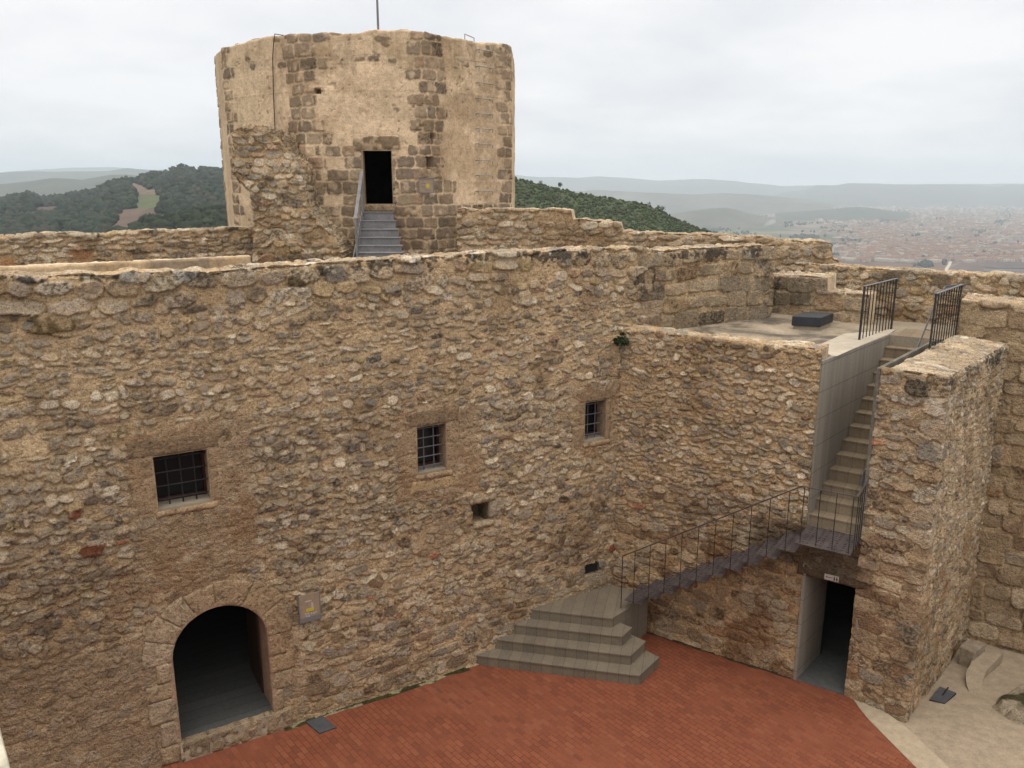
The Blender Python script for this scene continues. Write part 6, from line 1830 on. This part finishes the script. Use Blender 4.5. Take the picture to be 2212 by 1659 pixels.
def tower_block(px, py, w, d, h, label):
    p = at_z(px, py, PLAIN); o = empty("apartment_tower", (p[0], p[1], PLAIN), .5, label, "apartment block")
    mb = MB(); mb.prism([(-w, -d), (w, -d), (w, d), (-w, d)], 0, h); mb.build("walls", walls[1], o)
    mb = MB(); mb.prism([(-w * .5, -d * .5), (w * .5, -d * .5), (w * .5, d * .5), (-w * .5, d * .5)], h + .01, h + 4); mb.build("roof_house", walls[3], o)
    mb = MB()
    for k in range(int(h // 3.4)):
        z = 1.5 + k * 3.4
        mb.obox([0, -d - .05, z + .8], [w * .9, 0, 0], [0, .06, 0], [0, 0, .7]); mb.obox([w + .05, 0, z + .8], [.06, 0, 0], [0, d * .85, 0], [0, 0, .7])
    mb.build("window_bands", wdark, o)
tower_block(2078, 463, 14, 16, 56, "left one of two tall pale apartment towers in the town")
tower_block(2089, 463, 14, 16, 54, "right one of two tall pale apartment towers in the town")
tower_block(2108, 463, 26, 12, 34, "lower wide apartment block right of the two tall towers")
# long dark greenhouse at the edge of the fields
a, b = zb(1960, 722), zb(2260, 728)
d_ = (b - a) / np.linalg.norm(b - a); o = MB(); c_ = (a + b) / 2; L_ = np.linalg.norm(b - a) / 2
gh = empty("long_shed", label="long dark low shed at the near edge of the fields", cat="shed")
o.obox([c_[0], c_[1], PLAIN + 3.2], np.array([*d_, 0]) * L_, np.array([-d_[1], d_[0], 0]) * 9, Z3 * 3.2); o.build("walls", walls[3], gh)
o = MB(); o.obox([c_[0], c_[1], PLAIN + 7.2], np.array([*d_, 0]) * (L_ + 1), np.array([-d_[1], d_[0], 0]) * 10, Z3 * .6); o.build("roof", wdark, gh)
# groves between the houses
gp = []
for _ in range(170):
    x, y = rg.uniform(1500, 2250), rg.uniform(440, 562)
    for _k in range(rg.randint(3, 22)):
        gp.append((x + rg.normal(0, 9), y + rg.normal(0, 1.1)))
for x, y, n_, sx in ((2105, 502, 150, 14), (1950, 461, 90, 12), (1778, 456, 80, 20), (1738, 514, 60, 14), (2085, 531, 4, 1), (2040, 570, 5, 1.5), (1998, 575, 30, 8)):
    for _k in range(n_): gp.append((x + rg.normal(0, sx), y + rg.normal(0, 2.0)))
gp = np.array([at_z(x, max(y, 420), PLAIN) for x, y in gp])
n = len(gp); s = rg.uniform(4, 8, (n, 1))
V = IV[None] * (1 + rg.normal(0, .2, (n, len(IV), 1))) * np.concatenate([s, s, s * 1.2], 1)[:, None] + gp[:, None] + np.array([0, 0, 1]) * s[:, None]
o = mesh_obj("groves", V.reshape(-1, 3), (IF[None] + (np.arange(n) * len(IV))[:, None, None]).reshape(-1, 3), M['crown'], None, False, np.repeat(np.array([[.03, .038, .024]]) * rg.uniform(.7, 1.3, (n, 1)), len(IV), 0))
o['kind'] = 'stuff'; o['label'] = "dark groves among the houses of the town"

# thin smoke drifting from a field fire
sm = bpy.data.materials.new('field_smoke'); sm.use_nodes = True; nt = sm.node_tree; nt.nodes.clear()
so = nt.nodes.new('ShaderNodeOutputMaterial'); pv = nt.nodes.new('ShaderNodeVolumePrincipled')
pv.inputs['Density'].default_value = .010; pv.inputs['Color'].default_value = (.9, .92, .95, 1); nt.links.new(pv.outputs[0], so.inputs['Volume'])
p = at_z(1648, 494, PLAIN); V = []; Fq = []
for k in range(9):
    t = k / 8; c = p + np.array([55 * t ** 1.3, 15 * t, 5 + 34 * t]); r_ = 5 + 16 * t
    n0 = len(V); V += [tuple(c + IV[q] * r_ * np.array([1.2, 1, .8])) for q in range(len(IV))]; Fq += [[n0 + q for q in f] for f in IF]
# overlapping puffs are joined into one closed skin
o = mesh_obj("smoke", V, Fq, sm); o['kind'] = 'stuff'; o['label'] = "thin pale smoke rising from a field"
rm = o.modifiers.new('skin', 'REMESH'); rm.mode = 'VOXEL'; rm.voxel_size = 3.0

# the air: one closed box of even haze round the whole scene
hm = bpy.data.materials.new('haze_air'); hm.use_nodes = True; nt = hm.node_tree; nt.nodes.clear()
ho = nt.nodes.new('ShaderNodeOutputMaterial'); hv = nt.nodes.new('ShaderNodeVolumePrincipled')
hv.inputs['Color'].default_value = (.74, .875, 1.0, 1); hv.inputs['Density'].default_value = 1.05e-4; hv.inputs['Anisotropy'].default_value = .0
nt.links.new(hv.outputs[0], ho.inputs['Volume'])
mb = MB(); mb.prism([(-15600, -2000), (15600, -2000), (15600, 16000), (-15600, 16000)], PLAIN - 1.5, 330)
hz_o = mb.build("haze", hm); hz_o['kind'] = 'stuff'; hz_o['label'] = "pale haze in the air over the valley"
